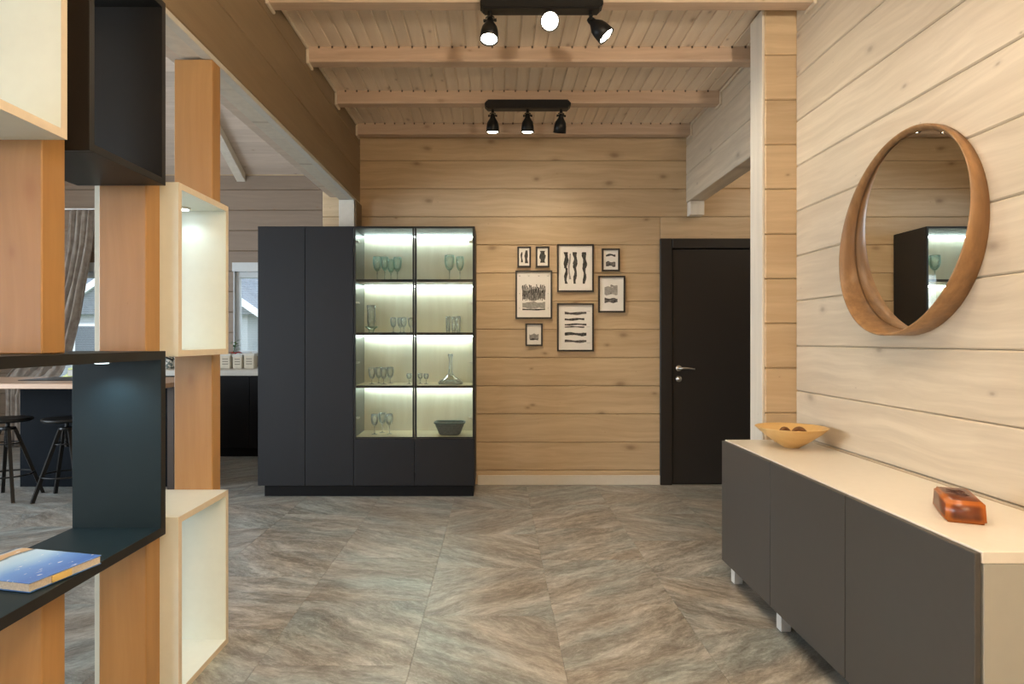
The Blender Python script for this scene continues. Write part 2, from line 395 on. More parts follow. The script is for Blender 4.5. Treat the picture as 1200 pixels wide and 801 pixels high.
# kitchen end wall with two windows
KW = 7.65
W1 = (-5.62, -4.70, .62, 2.05); W2 = (-3.11, -1.95, 1.08, 2.05)
log_wall_x('wall_kitchen', -6.5, -1.3, KW, 0, 3.19, PH, holes=[W1, W2], depth=.18, mat=wood('kitchen_log_dimmed', (.27, .20, .145), (.20, .145, .10), 'x', 'z', knots=.7))  # log colour darkened to stand for the dim kitchen light
struct(box('wall_kitchen_right', -1.33, -1.2, DB+.16, KW+.1, 0, 5.6, M_log_y, bev=0))
struct(box('wall_kitchen_upper', -6.5, -1.3, KW+.02, KW+.18, 3.19, 3.4, M_log_x, bev=0))
struct(box('wall_left_near', -6.6, -6.46, -3.1, .9, 0, 6.6, M_log_y, bev=0))
struct(box('wall_left_pier', -6.6, -6.46, 4.3, 5.4, 0, 6.6, M_log_y, bev=0))
struct(box('wall_left_far', -6.6, -6.46, 7.0, KW+.1, 0, 6.6, M_log_y, bev=0))
struct(box('wall_left_sill', -6.6, -6.46, .9, 4.3, 0, .42, M_log_y, bev=0))
struct(box('wall_left_lintel', -6.6, -6.46, .9, 4.3, 2.6, 6.6, M_log_y, bev=0))
struct(box('wall_left_sill', -6.6, -6.46, 5.4, 7.0, 0, 1.05, M_log_y, bev=0))
struct(box('wall_left_lintel', -6.6, -6.46, 5.4, 7.0, 2.4, 6.6, M_log_y, bev=0))
bm = bmesh.new()
add_box(bm, -6.6, -5.8, -3.12, -3.0, 0, 6.6); add_box(bm, -3.4, 1.8, -3.12, -3.0, 0, 6.6)
add_box(bm, -5.8, -3.4, -3.12, -3.0, 0, .35); add_box(bm, -5.8, -3.4, -3.12, -3.0, 2.65, 6.6)
struct(from_bm('wall_rear', bm, M_log_x))
# skirting
struct(box('baseboard_back', -.155, 1.405, DB-.016, DB, 0, .082, M_base, bev=.003))

# ------------------------------------------------------------------ ceiling of the hall side: narrow boards, beams, corner mouldings
ce = struct(box('ceiling', -1.30, 3.3, -3.0, DB+.1, ZC+.012, ZC+.12, M_gap, bev=0))
nb = 34; bw = (XR-XL)/nb
def groove_board(name, x0, x1, y0, y1, parent):
    """tongue and groove board: flat face down, one edge stepped back to leave an open groove"""
    bm = bmesh.new(); w_ = x1-x0; g_ = .011
    prof = [(-w_/2, .004), (-w_/2+.003, 0), (w_/2-g_-.002, 0), (w_/2-g_, .008), (w_/2, .008), (w_/2, .014), (-w_/2, .014)]
    L = (y1-y0)/2
    a = [bm.verts.new((px, -L, pz)) for px, pz in prof]; b = [bm.verts.new((px, L, pz)) for px, pz in prof]
    n = len(prof)
    for i in range(n): bm.faces.new((a[i], a[(i+1) % n], b[(i+1) % n], b[i]))
    bm.faces.new(a); bm.faces.new(b)
    return bm
gb = None
for i in range(nb + 19):
    x0 = XL + i*bw
    if x0 + bw > 3.22: break
    if gb is None:
        o = from_bm('ceiling_board', groove_board('b', x0, x0+bw, -3.0, DB, ce), M_ceil, (x0+bw/2, (DB-3)/2, ZC), ce); gb = o
    else: o = link('ceiling_board', gb.data, (x0+bw/2, (DB-3)/2, ZC), ce)
beam_y = [5.41 - .70*k for k in range(12)]
def beam_mesh():
    bm = bmesh.new(); L = (XR-XL)/2
    prof = [(-.0475, .095), (-.0475, .013), (-.040, .0), (.040, 0), (.0475, .008), (.0475, .095)]
    a = [bm.verts.new((-L, p, q-.045)) for p, q in prof]; b = [bm.verts.new((L, p, q-.045)) for p, q in prof]; n = len(prof)
    for i in range(n): bm.faces.new((a[i], a[(i+1) % n], b[(i+1) % n], b[i]))
    bm.faces.new(a); bm.faces.new(b); return bm
bmain = None
M_mould = plain('corner_moulding', (.68, .58, .45), .5, var=.05)
for k, by in enumerate(beam_y):
    zc_ = ZB+.045
    if bmain is None: bmain = from_bm('beam', beam_mesh(), M_beam, ((XR+XL)/2, by, zc_), ce)
    else: link('beam', bmain.data, ((XR+XL)/2, by, zc_), ce)
    if by < 0.4: continue
    ya, yb = by-.70+.0475, by-.0475
    for xx, s in ((XL, 1), (XR, -1)):
        if s < 0 and by-.35 > 3.4: xx = 1.631
        p, q = sorted((xx, xx+s*.016))
        box('moulding', p, q, ya, yb, ZC-.018, ZC, M_mould, ce, bev=.003)
        box('moulding', p, q, by-.0605, by-.0475, ZB-.004, ZC-.018, M_mould, ce, bev=.003)
        box('moulding', p, q, by-.0605, by+.05, ZB-.016, ZB, M_mould, ce, bev=.003)
# dark tongues showing at the near side of each beam
bm = bmesh.new()
for by in beam_y[:6]:
    for i in range(1, nb): add_box(bm, XL+i*bw-.010, XL+i*bw+.000, by-.052, by-.047, ZC-.010, ZC+.002)
tag(from_bm('groove_end', bm, M_gap, (0, 0, 0), ce), kind='stuff')

# kitchen and living side: pitched ceiling of wide boards with sloping rafters
bm = bmesh.new()
sl = .50
rc = Vector((0, 0, 0))
cl = struct(link('ceiling_sloped', None, (0, 0, 0)))
ridge_y = 3.6
nrow = 24; L_ = (KW+.05-ridge_y)
for i in range(nrow):
    ya = KW+.05 - i*L_/nrow; yb = ya - L_/nrow + .004
    za = 3.19 + (KW+.05-ya)*sl; zb = 3.19 + (KW+.05-yb)*sl
    bmx = bmesh.new(); cy, cz = (ya+yb)/2, (za+zb)/2; X0, X1 = -6.5, -1.31
    v = [bmx.verts.new(((X0 if s < 0 else X1)-(X0+X1)/2, yy-cy, zz-cz+t)) for s in (-1, 1) for t in (0, .03) for yy, zz in ((ya, za), (yb, zb))]
    bmesh.ops.convex_hull(bmx, input=v)
    from_bm('ceiling_board', bmx, M_ceil_x, ((X0+X1)/2, cy, cz), cl)
zr = 3.19 + L_*sl
bmx = bmesh.new(); v = [bmx.verts.new(p) for p in ((-6.5, ridge_y+.02, zr), (-1.31, ridge_y+.02, zr), (-1.31, -3.05, 3.3), (-6.5, -3.05, 3.3))]
bmx.faces.new(v); r_ = bmesh.ops.extrude_face_region(bmx, geom=bmx.faces[:])
for q in r_['geom']:
    if isinstance(q, bmesh.types.BMVert): q.co.z += .05
from_bm('ceiling_slope_near', bmx, M_ceil_x, (0, 0, 0), cl)
for rx in (-1.9, -3.02, -4.4, -5.7):
    bmx = bmesh.new(); v = []
    for yy in (KW, ridge_y):
        zz = 3.19 + (KW+.05-yy)*sl
        for xx in (-.05, .05):
            for t in (-.10, .0): v.append(bmx.verts.new((xx, yy, zz+t)))
    bmesh.ops.convex_hull(bmx, input=v); from_bm('rafter', bmx, M_end, (rx, 0, 0), cl)
struct(box('roof_cap', -6.7, 3.5, -3.2, 7.9, 5.62, 5.7, M_gap, bev=0))

# ------------------------------------------------------------------ windows
def window(name, x0, x1, z0, z1, yf, n_slats=True):
    t = struct(link(name, None, ((x0+x1)/2, yf, z0)))
    bm = bmesh.new(); f = .05
    for (a, b, c, d) in ((x0, x0+f, z0, z1), (x1-f, x1, z0, z1), (x0+f, x1-f, z0, z0+f-.02), (x0+f, x1-f, z1-f-.02, z1)): add_box(bm, a, b, yf+.05, yf+.12, c, d)
    from_bm('window_frame', bm, M_wframe, (0, 0, 0), t)
    bm = bmesh.new(); cx = .075
    add_box(bm, x0-.01, x1+.01, yf-.018, yf+.05, z1, z1+cx+.03); add_box(bm, x0-.0, x0+.012, yf-.005, yf+.06, z0, z1); add_box(bm, x1-.012, x1, yf-.005, yf+.06, z0, z1)
    from_bm('casing', bm, M_wframe, (0, 0, 0), t)
    box('sill', x0-.02, x1+.02, yf-.05, yf+.05, z0-.03, z0, M_wframe, t, bev=.003)
    box('pane', x0+f, x1-f, yf+.085, yf+.09, z0+.03, z1-f-.02, M_pane, t, bev=0)
    bm = bmesh.new(); z = z0+.05
    while z < z1-.08:
        v = add_box(bm, x0+f+.005, x1-f-.005, yf+.045, yf+.063, z, z+.0012)
        z += .021
    tag(from_bm('blind_slat', bm, M_slat, (0, 0, 0), t), kind='stuff')
    return t
window('window_1', *W1, KW); window('window_2', *W2, KW)
def plain_window(name, x0, x1, y0, y1, z0, z1):
    t = struct(link(name, None, ((x0+x1)/2, (y0+y1)/2, z0)))
    bm = bmesh.new(); f = .06
    if x1-x0 < y1-y0:
        for (a, b, c, d) in ((y0, y0+f, z0, z1), (y1-f, y1, z0, z1), (y0, y1, z0, z0+f), (y0, y1, z1-f, z1), ((y0+y1)/2-f/2, (y0+y1)/2+f/2, z0, z1)): add_box(bm, x0, x1, a, b, c, d)
        box('pane', x0+.02, x0+.026, y0+f, y1-f, z0+f, z1-f, M_pane, t, bev=0)
    else:
        for (a, b, c, d) in ((x0, x0+f, z0, z1), (x1-f, x1, z0, z1), (x0, x1, z0, z0+f), (x0, x1, z1-f, z1), ((x0+x1)/2-f/2, (x0+x1)/2+f/2, z0, z1)): add_box(bm, a, b, y0, y1, c, d)
        box('pane', x0+f, x1-f, y0+.02, y0+.026, z0+f, z1-f, M_pane, t, bev=0)
    from_bm('window_frame', bm, M_wframe, (0, 0, 0), t)
plain_window('window_3', -5.8, -3.4, -3.10, -3.04, .35, 2.65)
plain_window('window_4', -6.58, -6.52, .9, 4.3, .42, 2.6)
plain_window('window_5', -6.58, -6.52, 5.4, 7.0, 1.05, 2.4)

# ------------------------------------------------------------------ door
dr = struct(link('door_1', None, (1.9, DB, 0)))
box('door_casing', 1.404, 1.507, DB-.022, DB+.03, 0, 2.105, M_door, dr, bev=.004)
box('door_casing', 2.31, 2.413, DB-.022, DB+.03, 0, 2.105, M_door, dr, bev=.004)
box('door_casing', 1.507, 2.31, DB-.022, DB+.03, 2.022, 2.105, M_door, dr, bev=.004)
box('door_leaf', 1.512, 2.305, DB-.004, DB+.036, .004, 2.017, M_door, dr, bev=.004)
box('threshold_backing', 1.40, 2.42, DB+.05, DB+.10, 0, 2.1, M_gap, dr, bev=0)
Mx = Matrix.Rotation(PI/2, 4, 'X')
hx, hy = 1.567, DB-.004
bm = bmesh.new(); lathe(bm, [(0, 0), (.026, 0), (.026, .006), (.022, .010), (0, .010)], 24, (0, 0, 0), Mx)
tube(bm, [(0, -.008, 0), (0, -.045, 0)], .009, 12)
tube(bm, [(-.004, -.045, 0), (.03, -.050, .002), (.07, -.047, .001), (.125, -.045, -.006)], [.010, .010, .008, .007], 10)
o = from_bm('door_handle', bm, M_chrome, (hx, hy, .997), dr, True); tag(o, 'brushed steel lever handle on a round rose')
bm = bmesh.new(); lathe(bm, [(0, 0), (.026, 0), (.026, .006), (.022, .010), (.009, .010), (.009, .016), (0, .016)], 24, (0, 0, 0), Mx)
o = from_bm('lock_rose', bm, M_chrome, (hx, hy, .905), dr, True)

# ------------------------------------------------------------------ tall cabinet with lit glass doors
CX0, CX1, CF, CBk = -1.875, -.165, 5.08, 5.50
ZT = 2.134; ZD = .09
cab = thing('display_cabinet', 'tall charcoal cabinet with two lit glass doors and two plain doors', 'cabinet', ((CX0+CX1)/2, 5.3, 0))
GX = -1.118   # left edge of the glazed half
XM = -.640
box('side_panel', CX0, CX0+.018, CF+.022, CBk, ZD, ZT, M_char, cab)
box('side_panel', CX1-.018, CX1, CF+.022, CBk, ZD, ZT, M_char, cab)
box('side_panel', GX-.018, GX, CF+.022, CBk-.008, ZD, ZT-.018, M_cabin, cab)
box('top_panel', CX0, CX1, CF+.002, CBk, ZT-.016, ZT, M_char, cab)
box('bottom_panel', CX0, CX1, CF+.022, CBk, ZD, ZD+.018, M_char, cab)
box('back_panel', CX0+.018, GX-.018, CBk-.008, CBk, ZD+.018, ZT-.016, M_char, cab)
box('back_panel', GX-.01, CX1-.018, CBk-.008, CBk, ZD+.018, ZT-.016, M_oak, cab)
box('plinth', CX0+.04, CX1-.012, 5.12, 5.14, 0, ZD, M_black2, cab)
box('plinth', CX0+.04, CX0+.058, 5.14, 5.49, 0, ZD, M_black2, cab)
box('plinth', CX1-.03, CX1-.012, 5.14, 5.49, 0, ZD, M_black2, cab)
XD = -1.5025
box('door', CX0+.001, XD-.0015, CF, CF+.02, ZD+.002, ZT-.003, M_char, cab, bev=.002)
box('door', XD+.0015, GX-.004, CF, CF+.02, ZD+.002, ZT-.003, M_char, cab, bev=.002)
box('drawer_front', GX-.001, XM-.0015, CF, CF+.02, ZD+.002, .460, M_char, cab, bev=.002)
box('drawer_front', XM+.0015, CX1-.001, CF, CF+.02, ZD+.002, .460, M_char, cab, bev=.002)
SH = [1.700, 1.280, .860]
for z in SH: box('shelf', GX+.001, CX1-.018, CF+.026, CBk-.008, z, z+.018, M_oakshelf, cab); box('shelf_edge', GX+.001, CX1-.018, CF+.0245, CF+.026, z-.001, z+.019, M_char, cab, bev=0)
box('shelf', GX+.001, CX1-.018, CF+.022, CBk-.008, .452, .470, M_oakshelf, cab)
box('lining', CX1-.0195, CX1-.018, CF+.026, CBk-.008, .47, ZT-.02, M_oak, cab, bev=0)
for z in SH + [ZT-.016]:
    s_ = box('light_rail', GX+.004, CX1-.022, CBk-.058, CBk-.040, z-.004, z, M_white, cab, bev=.001)
    tag(box('led_strip', GX+.008, CX1-.026, CBk-.056, CBk-.042, z-.015, z-.004, M_led, s_, bev=0), 'glowing white strip along the back of the shelf')
for (a, b, hs_) in ((GX, XM-.002, GX), (XM+.002, CX1-.001, CX1-.018)):
    bm = bmesh.new(); f = .014
    for (p, q, c, d) in ((a, a+f, .464, ZT-.003), (b-f, b, .464, ZT-.003), (a+f, b-f, .464, .464+.010), (a+f, b-f, ZT-.003-f, ZT-.003)): add_box(bm, p, q, CF, CF+.02, c, d)
    gd = from_bm('glass_door', bm, M_black, ((a+b)/2, CF, 1.3), cab)
    gd.data.transform(Matrix.Translation((-(a+b)/2, -CF, -1.3)))
    box('pane', a+f-.003, b-f+.003, CF+.009, CF+.012, .470, ZT-.012, M_cpane, gd, bev=0)
    for z in (2.02, 1.535, 1.06, .62):
        bmh = bmesh.new(); s = 1 if hs_ == GX else -1
        lathe(bmh, [(0, 0), (.014, 0), (.014, .010), (0, .012)], 14, (0, 0, 0), Matrix.Rotation(PI/2, 4, 'Y'))
        v = add_box(bmh, 0, .03, -.012, .05, -.006, .006)
        o = from_bm('hinge', bmh, M_chrome, (0, 0, 0), gd); o.data.transform(Matrix.Scale(s, 4, (1, 0, 0)))
        o.location = Vector((hs_, CF+.035, z)) - Vector(((a+b)/2, CF, 1.3))

# ------------------------------------------------------------------ glassware in the cabinet
G_clear = glassware('clear_glass', (.85, .92, .90), .35); G_green = glassware('green_glass', (.45, .90, .72), .5); G_foot = glassware('thick_clear_glass', (.85, .93, .90), .5)
def goblet(label, group, loc, h, rb, stem, green=False, bowlm=None, cat='glass'):
    t = thing('wine_glass', label, cat, loc, group)
    m1 = bowlm or (G_green if green else G_clear); zb = h*stem
    bm = bmesh.new()
    lathe(bm, [(.0, zb), (rb*.35, zb+.004), (rb*.78, zb+(h-zb)*.22), (rb*.98, zb+(h-zb)*.5), (rb, zb+(h-zb)*.75), (rb*.95, h), (rb*.92, h), (rb*.94, zb+(h-zb)*.7), (rb*.74, zb+(h-zb)*.26), (0, zb+.010)], 20)
    from_bm('bowl', bm, m1, loc, t, True)
    bm = bmesh.new()
    lathe(bm, [(0, 0), (rb*.82, 0), (rb*.8, .002), (rb*.25, .006), (.0035, .012), (.003, zb*.6), (.006, zb-.002), (0, zb)], 16)
    from_bm('stem', bm, G_green if green else G_foot, loc, t, True)
    return t
def tumbler(label, group, loc, h, r, m=None, name='tumbler'):
    t = thing(name, label, 'glass', loc, group)
    bm = bmesh.new(); lathe(bm, [(r*.8, .012), (r*.9, h*.5), (r, h), (r*.95, h), (r*.85, h*.5), (r*.74, .014), (0, .014)], 18)
    from_bm('wall', bm, m or G_clear, loc, t, True)
    bm = bmesh.new(); lathe(bm, [(0, 0), (r*.78, 0), (r*.8, .012), (0, .012)], 18); from_bm('base', bm, G_foot, loc, t, True)
    return t
Z1, Z2, Z3, Z4 = 1.7185, 1.2985, .8785, .4705
goblet('green goblet nearest the left hinge side on the top shelf', 'green goblets on the top shelf', (-.974, 5.30, Z1), .205, .036, .40, True)
goblet('second green goblet from the left on the top shelf', 'green goblets on the top shelf', (-.902, 5.24, Z1), .195, .033, .42, True)
goblet('green goblet standing behind the second on the top shelf', 'green goblets on the top shelf', (-.878, 5.40, Z1), .195, .033, .42, True)
goblet('green goblet nearest the middle frames on the top shelf, left door', 'green goblets on the top shelf', (-.808, 5.30, Z1), .200, .035, .40, True)
goblet('widest green goblet on the top shelf behind the right door', 'green goblets on the top shelf', (-.380, 5.30, Z1), .215, .042, .42, True)
goblet('slender green goblet rightmost on the top shelf', 'green goblets on the top shelf', (-.294, 5.30, Z1), .205, .033, .42, True)
t = thing('footed_vase', 'tall clear vase on a wide green foot, second shelf at left', 'vase', (-1.022, 5.30, Z2))
bm = bmesh.new(); lathe(bm, [(0, .0), (.022, 0), (.020, .012), (.030, .030), (.052, .045), (.054, .052), (.030, .048), (0, .034)], 22); from_bm('foot', bm, G_green, (-1.022, 5.30, Z2), t, True)
bm = bmesh.new(); lathe(bm, [(.030, .050), (.036, .10), (.034, .17), (.040, .225), (.037, .225), (.031, .17), (.033, .10), (.027, .052)], 22); from_bm('body', bm, G_clear, (-1.022, 5.30, Z2), t, True)
for i, (x_, y_, lb) in enumerate(((-.838, 5.28, 'small pale green footed tumbler leftmost in the row on the second shelf'), (-.792, 5.36, 'small pale green footed tumbler second from left on the second shelf'), (-.750, 5.26, 'small pale green footed tumbler third from left on the second shelf'), (-.702, 5.34, 'small pale green footed tumbler nearest the middle frames, second shelf'))):
    goblet(lb, 'small footed tumblers on the second shelf', (x_, y_, Z2), .125, .026, .32, False, G_foot)
    bm = bmesh.new()
for x_, y_, lb in ((-.392, 5.30, 'leftmost of three tall clear tumblers on the second shelf'), (-.350, 5.38, 'middle one of three tall clear tumblers on the second shelf'), (-.306, 5.28, 'rightmost of three tall clear tumblers on the second shelf')):
    tumbler(lb, 'tall clear tumblers on the second shelf', (x_, y_, Z2), .135, .020)
for x_, y_, lb in ((-1.012, 5.27, 'leftmost clear short goblet on the third shelf'), (-.972, 5.36, 'second clear short goblet from the left on the third shelf'), (-.918, 5.28, 'third clear short goblet from the left on the third shelf'), (-.880, 5.38, 'fourth clear short goblet from the left on the third shelf')):
    goblet(lb, 'short goblets on the third shelf', (x_, y_, Z3), .135, .030, .30)
for x_, y_, lb in ((-.712, 5.30, 'tiny clear cordial glass left of the middle door frames, third shelf'), (-.622, 5.32, 'tiny clear cordial glass just right of the middle door frames'), (-.570, 5.28, 'tiny clear cordial glass farthest right, beside the decanter')):
    goblet(lb, 'cordial glasses on the third shelf', (x_, y_, Z3), .085, .022, .42)
t = thing('decanter', 'clear glass decanter with a very wide flat base on the third shelf', 'decanter', (-.372, 5.30, Z3))
bm = bmesh.new(); lathe(bm, [(0, .003), (.098, 0), (.103, .012), (.085, .034), (.045, .055), (.020, .085), (.014, .13), (.014, .20), (.024, .245), (.021, .245), (.011, .20), (.011, .13), (.016, .088), (.042, .060), (.080, .036), (.094, .012), (0, .008)], 28); from_bm('body', bm, G_clear, (-.372, 5.30, Z3), t, True)
bm = bmesh.new(); lathe(bm, [(0, .013), (.045, .013), (.03, .03), (.008, .07), (0, .075)], 16); from_bm('punt', bm, G_foot, (-.372, 5.30, Z3), t, True)
for x_, y_, lb in ((-.988, 5.26, 'leftmost clear wine glass on the bottom shelf'), (-.942, 5.36, 'middle clear wine glass on the bottom shelf'), (-.872, 5.28, 'clear wine glass on the bottom shelf, standing a little apart to the right')):
    goblet(lb, 'clear wine glasses on the bottom shelf', (x_, y_, Z4), .165, .031, .42)
# woven basket
M_bask = plain('basket_weave', (.10, .12, .115), .6, var=.35, scale=90, bump=.6)
M_rim = plain('basket_rim', (.10, .15, .145), .55, var=.3, scale=90, bump=.5)
t = thing('woven_basket', 'dark grey flared woven basket on the bottom shelf', 'basket', (-.375, 5.26, Z4))
def rbasket(bm, sx_, sy_, levels, thick):
    rings = []
    for (f, z) in levels:
        rings.append([bm.verts.new((math.copysign(abs(math.cos(2*PI*k/40))**.45, math.cos(2*PI*k/40))*sx_*f, math.copysign(abs(math.sin(2*PI*k/40))**.45, math.sin(2*PI*k/40))*sy_*f, z)) for k in range(40)])
    for a, b in zip(rings, rings[1:]):
        for k in range(40): bm.faces.new((a[k], a[(k+1) % 40], b[(k+1) % 40], b[k]))
    return rings
bm = bmesh.new(); r0 = rbasket(bm, .122, .085, [(.62, 0), (.70, .02), (.80, .05), (.92, .08), (.97, .095), (.93, .095), (.86, .075), (.74, .045), (.60, .012)], 0)
bm.faces.new(r0[0]); bm.faces.new(r0[-1]); b_ = from_bm('basket_body', bm, M_bask, (-.375, 5.26, Z4), t, True)
bm = bmesh.new()
for k in range(40):   # uprights and woven rounds standing proud
    a = 2*PI*k/40; cx = math.copysign(abs(math.cos(a))**.45, math.cos(a)); cy = math.copysign(abs(math.sin(a))**.45, math.sin(a))
    if k % 2 == 0: tube(bm, [(cx*.122*f, cy*.085*f, z) for f, z in ((.63, .002), (.72, .02), (.82, .05), (.94, .08))], .0022, 5)
for j in range(7):
    z = .010+j*.011; f = .66+z*3.35
    pts = [(math.copysign(abs(math.cos(2*PI*k/40))**.45, math.cos(2*PI*k/40))*.122*f*(1+.015*(-1)**(k+j)), math.copysign(abs(math.sin(2*PI*k/40))**.45, math.sin(2*PI*k/40))*.085*f*(1+.02*(-1)**(k+j)), z) for k in range(41)]
    tube(bm, pts, .0028, 5)
tag(from_bm('weave', bm, M_bask, (-.375, 5.26, Z4), t, True), kind='stuff')
bm = bmesh.new()
tube(bm, [(math.copysign(abs(math.cos(2*PI*k/40))**.45, math.cos(2*PI*k/40))*.120, math.copysign(abs(math.sin(2*PI*k/40))**.45, math.sin(2*PI*k/40))*.083, .098) for k in range(41)], .0085, 8)
from_bm('rim', bm, M_rim, (-.375, 5.26, Z4), t, True)

# ------------------------------------------------------------------ framed pictures
def streak_mat(name, ax, a, b):
    nt = NT(name); tc = nt.new('ShaderNodeTexCoord'); mp = nt.new('ShaderNodeMapping'); s = [260, 260, 260]; s[ax] = 45; mp.inputs['Scale'].default_value = s
    nt.l(tc.outputs['Object'], mp.inputs[0]); n = nt.new('ShaderNodeTexNoise'); n.inputs['Scale'].default_value = 1; n.inputs['Detail'].default_value = 4
    nt.l(mp.outputs[0], n.inputs['Vector']); nt.l(ramp(nt, n.outputs['Fac'], [(.38, a), (.62, b)]), nt.b.inputs['Base Color']); nt.b.inputs['Roughness'].default_value = .7
    return nt.m
M_ink = streak_mat('ink_print', 2, (.006, .006, .006), (.10, .10, .09)); M_inkh = streak_mat('ink_print_across', 0, (.008, .008, .008), (.20, .19, .18))
M_inkg = streak_mat('grey_print', 0, (.18, .175, .16), (.42, .40, .38)); M_inkf = plain('pale_print', (.34, .33, .31), .7, var=.2, scale=60)
def blob(bm, x0, x1, z0, z1, y, wob=.12, n=14, horiz=False, seed=0):
    """a wavy-edged flat print shape"""
    rg = random.Random(seed); lo = []; hi = []
    for i in range(n+1):
        t = i/n; env = .82 + .18*math.sin(t*PI*3+seed)
        if horiz:
            h = (z1-z0)/2*env; c = (z0+z1)/2 + wob*(z1-z0)*math.sin(t*6+seed)
            lo.append((x0+(x1-x0)*t, c-h*rg.uniform(.8, 1))); hi.append((x0+(x1-x0)*t, c+h*rg.uniform(.8, 1)))
        else:
            h = (x1-x0)/2*env; c = (x0+x1)/2 + wob*(x1-x0)*math.sin(t*6+seed)
            lo.append((c-h*rg.uniform(.8, 1), z0+(z1-z0)*t)); hi.append((c+h*rg.uniform(.8, 1), z0+(z1-z0)*t))
    lv = [bm.verts.new((a, y, b)) for a, b in lo]; hv = [bm.verts.new((a, y, b)) for a, b in hi]
    for i in range(n): bm.faces.new((lv[i], lv[i+1], hv[i+1], hv[i]))
def picture(px0, px1, py0, py1, label, draw, fw=.014):
    k = 5.515/756
    x0, x1 = (px0-581)*k, (px1-581)*k; z1, z0 = 1.24+(398-py0)*k, 1.24+(398-py1)*k
    cx, cz = (x0+x1)/2, (z0+z1)/2; W, H = (x1-x0)/2, (z1-z0)/2
    t = thing('framed_picture', label, 'picture', (cx, DB, cz), 'framed prints on the log wall')
    bm = bmesh.new(); dpt = .024
    for (a, b, c, d) in ((-W, -W+fw, -H, H), (W-fw, W, -H, H), (-W+fw, W-fw, -H, -H+fw), (-W+fw, W-fw, H-fw, H)): add_box(bm, a, b, -dpt, -.001, c, d)
    from_bm('frame', bm, M_frameblk, (cx, DB, cz), t)
    bm = bmesh.new(); add_box(bm, -W+fw-.002, W-fw+.002, -.012, -.001, -H+fw-.002, H-fw+.002); from_bm('mount', bm, M_paper, (cx, DB, cz), t)
    bm = {}
    joined = draw is d5
    def get(mm):
        key = mm.name if joined else len(bm)
        if key not in bm: bm[key] = (bmesh.new(), mm)
        return bm[key][0]
    iw, ih = W-fw, H-fw
    draw(get, iw, ih)
    for nm, (b_, mm) in bm.items():
        o = from_bm('print', b_, mm, (cx, DB, cz), t)
        if joined: o['kind'] = 'stuff'
Y = -.0126
def d1(g, w_, h):
    blob(g(M_ink), -w_*.68, -w_*.28, -h*.6, h*.55, Y, .15, seed=1); blob(g(M_ink), w_*.05, w_*.8, -h*.7, h*.75, Y, .05, seed=2)
def d2(g, w_, h): blob(g(M_ink), -w_*.68, w_*.68, -h*.65, h*.7, Y, .0, seed=3)
def d3(g, w_, h):
    for i, c in enumerate((-.56, -.02, .54)):
        blob(g(M_ink), w_*(c-.15), w_*(c+.15), -h*.0, h*.72, Y, .10, seed=4+i); blob(g(M_ink), w_*(c-.11), w_*(c+.11), -h*.70, -h*.0, Y, .15, seed=9+i)
    blob(g(M_inkf), -w_*.42, -w_*.28, -h*.5, h*.65, Y+.0002, .3, seed=21)
def d4(g, w_, h):
    blob(g(M_ink), -w_*.65, w_*.65, h*.35, h*.62, Y, .2, horiz=True, seed=5); blob(g(M_inkh), -w_*.65, w_*.65, -h*.72, -h*.12, Y, .05, horiz=True, seed=6)
def d5(g, w_, h):
    rg = random.Random(5)
    for i in range(17):
        x_ = -w_*.66 + i*w_*1.32/16; top = .42 + rg.uniform(-.10, .06)
        blob(g(M_ink), x_-w_*.038, x_+w_*.038, h*(top-.34-.2*rg.random()), h*top, Y, .2, n=6, seed=i)
        blob(g(M_ink), x_-w_*.022, x_+w_*.022, -h*(.22+.06*rg.random()), h*(.02+.05*rg.random()), Y, .2, n=6, seed=i+30)
    blob(g(M_inkg), -w_*.68, w_*.68, -h*.30, h*.30, Y+.0003, .02, horiz=True, seed=3)
    blob(g(M_inkf), -w_*.68, w_*.68, -h*.66, -h*.28, Y+.0002, .0, horiz=True, seed=4)
    blob(g(M_ink), -w_*.68, w_*.68, -h*.70, -h*.62, Y, .1, horiz=True, seed=8)
    for sx_ in (-.85, -.3, .3, .85):
        blob(g(M_inkg), w_*(sx_-.05), w_*(sx_+.05), h*.82, h*.85, Y, .1, n=4, horiz=True, seed=2)
    for sz in (.05, -.6):
        for sx_ in (-.85, .85): blob(g(M_inkg), w_*(sx_-.03), w_*(sx_+.03), h*(sz-.012), h*(sz+.012), Y, .1, n=3, horiz=True, seed=2)
def d6(g, w_, h):
    blob(g(M_inkf), -w_*.60, w_*.50, -h*.12, h*.52, Y, .0, n=8, horiz=True, seed=12); blob(g(M_inkg), -w_*.1, w_*.50, h*.38, h*.56, Y-.0002, .1, n=8, horiz=True, seed=13)
    blob(g(M_inkh), -w_*.60, w_*.50, -h*.55, -h*.20, Y, .0, horiz=True, seed=14); blob(g(M_ink), -w_*.12, -w_*.02, h*.02, h*.09, Y-.0004, .3, n=4, horiz=True, seed=1)
def d7(g, w_, h):
    for i, (c, hh, m) in enumerate(((.63, .075, M_inkh), (.36, .065, M_ink), (.13, .05, M_ink), (.02, .04, M_inkh), (-.30, .085, M_ink), (-.62, .07, M_inkh))):
        blob(g(m), -w_*.64, w_*(.66 - .12*(i in (1, 3))), h*(c-hh), h*(c+hh), Y, .12, horiz=True, seed=40+i)
    for c in (.72, .02, -.70): blob(g(M_inkg), w_*.68, w_*.88, h*(c-.008), h*(c+.008), Y, 0, n=3, horiz=True, seed=1)
def d8(g, w_, h):
    blob(g(M_inkg), -w_*.66, w_*.66, -h*.55, h*.15, Y, .02, horiz=True, seed=16); blob(g(M_inkh), -w_*.60, w_*.6, -h*.58, -h*.35, Y-.0002, .05, horiz=True, seed=17)
picture(606.3, 622.2, 288.7, 313.2, 'small black frame at the far top left with two dark stripes', d1)
picture(627.9, 643.8, 288.7, 313.2, 'small black frame with one dark upright block, second from top left', d2)
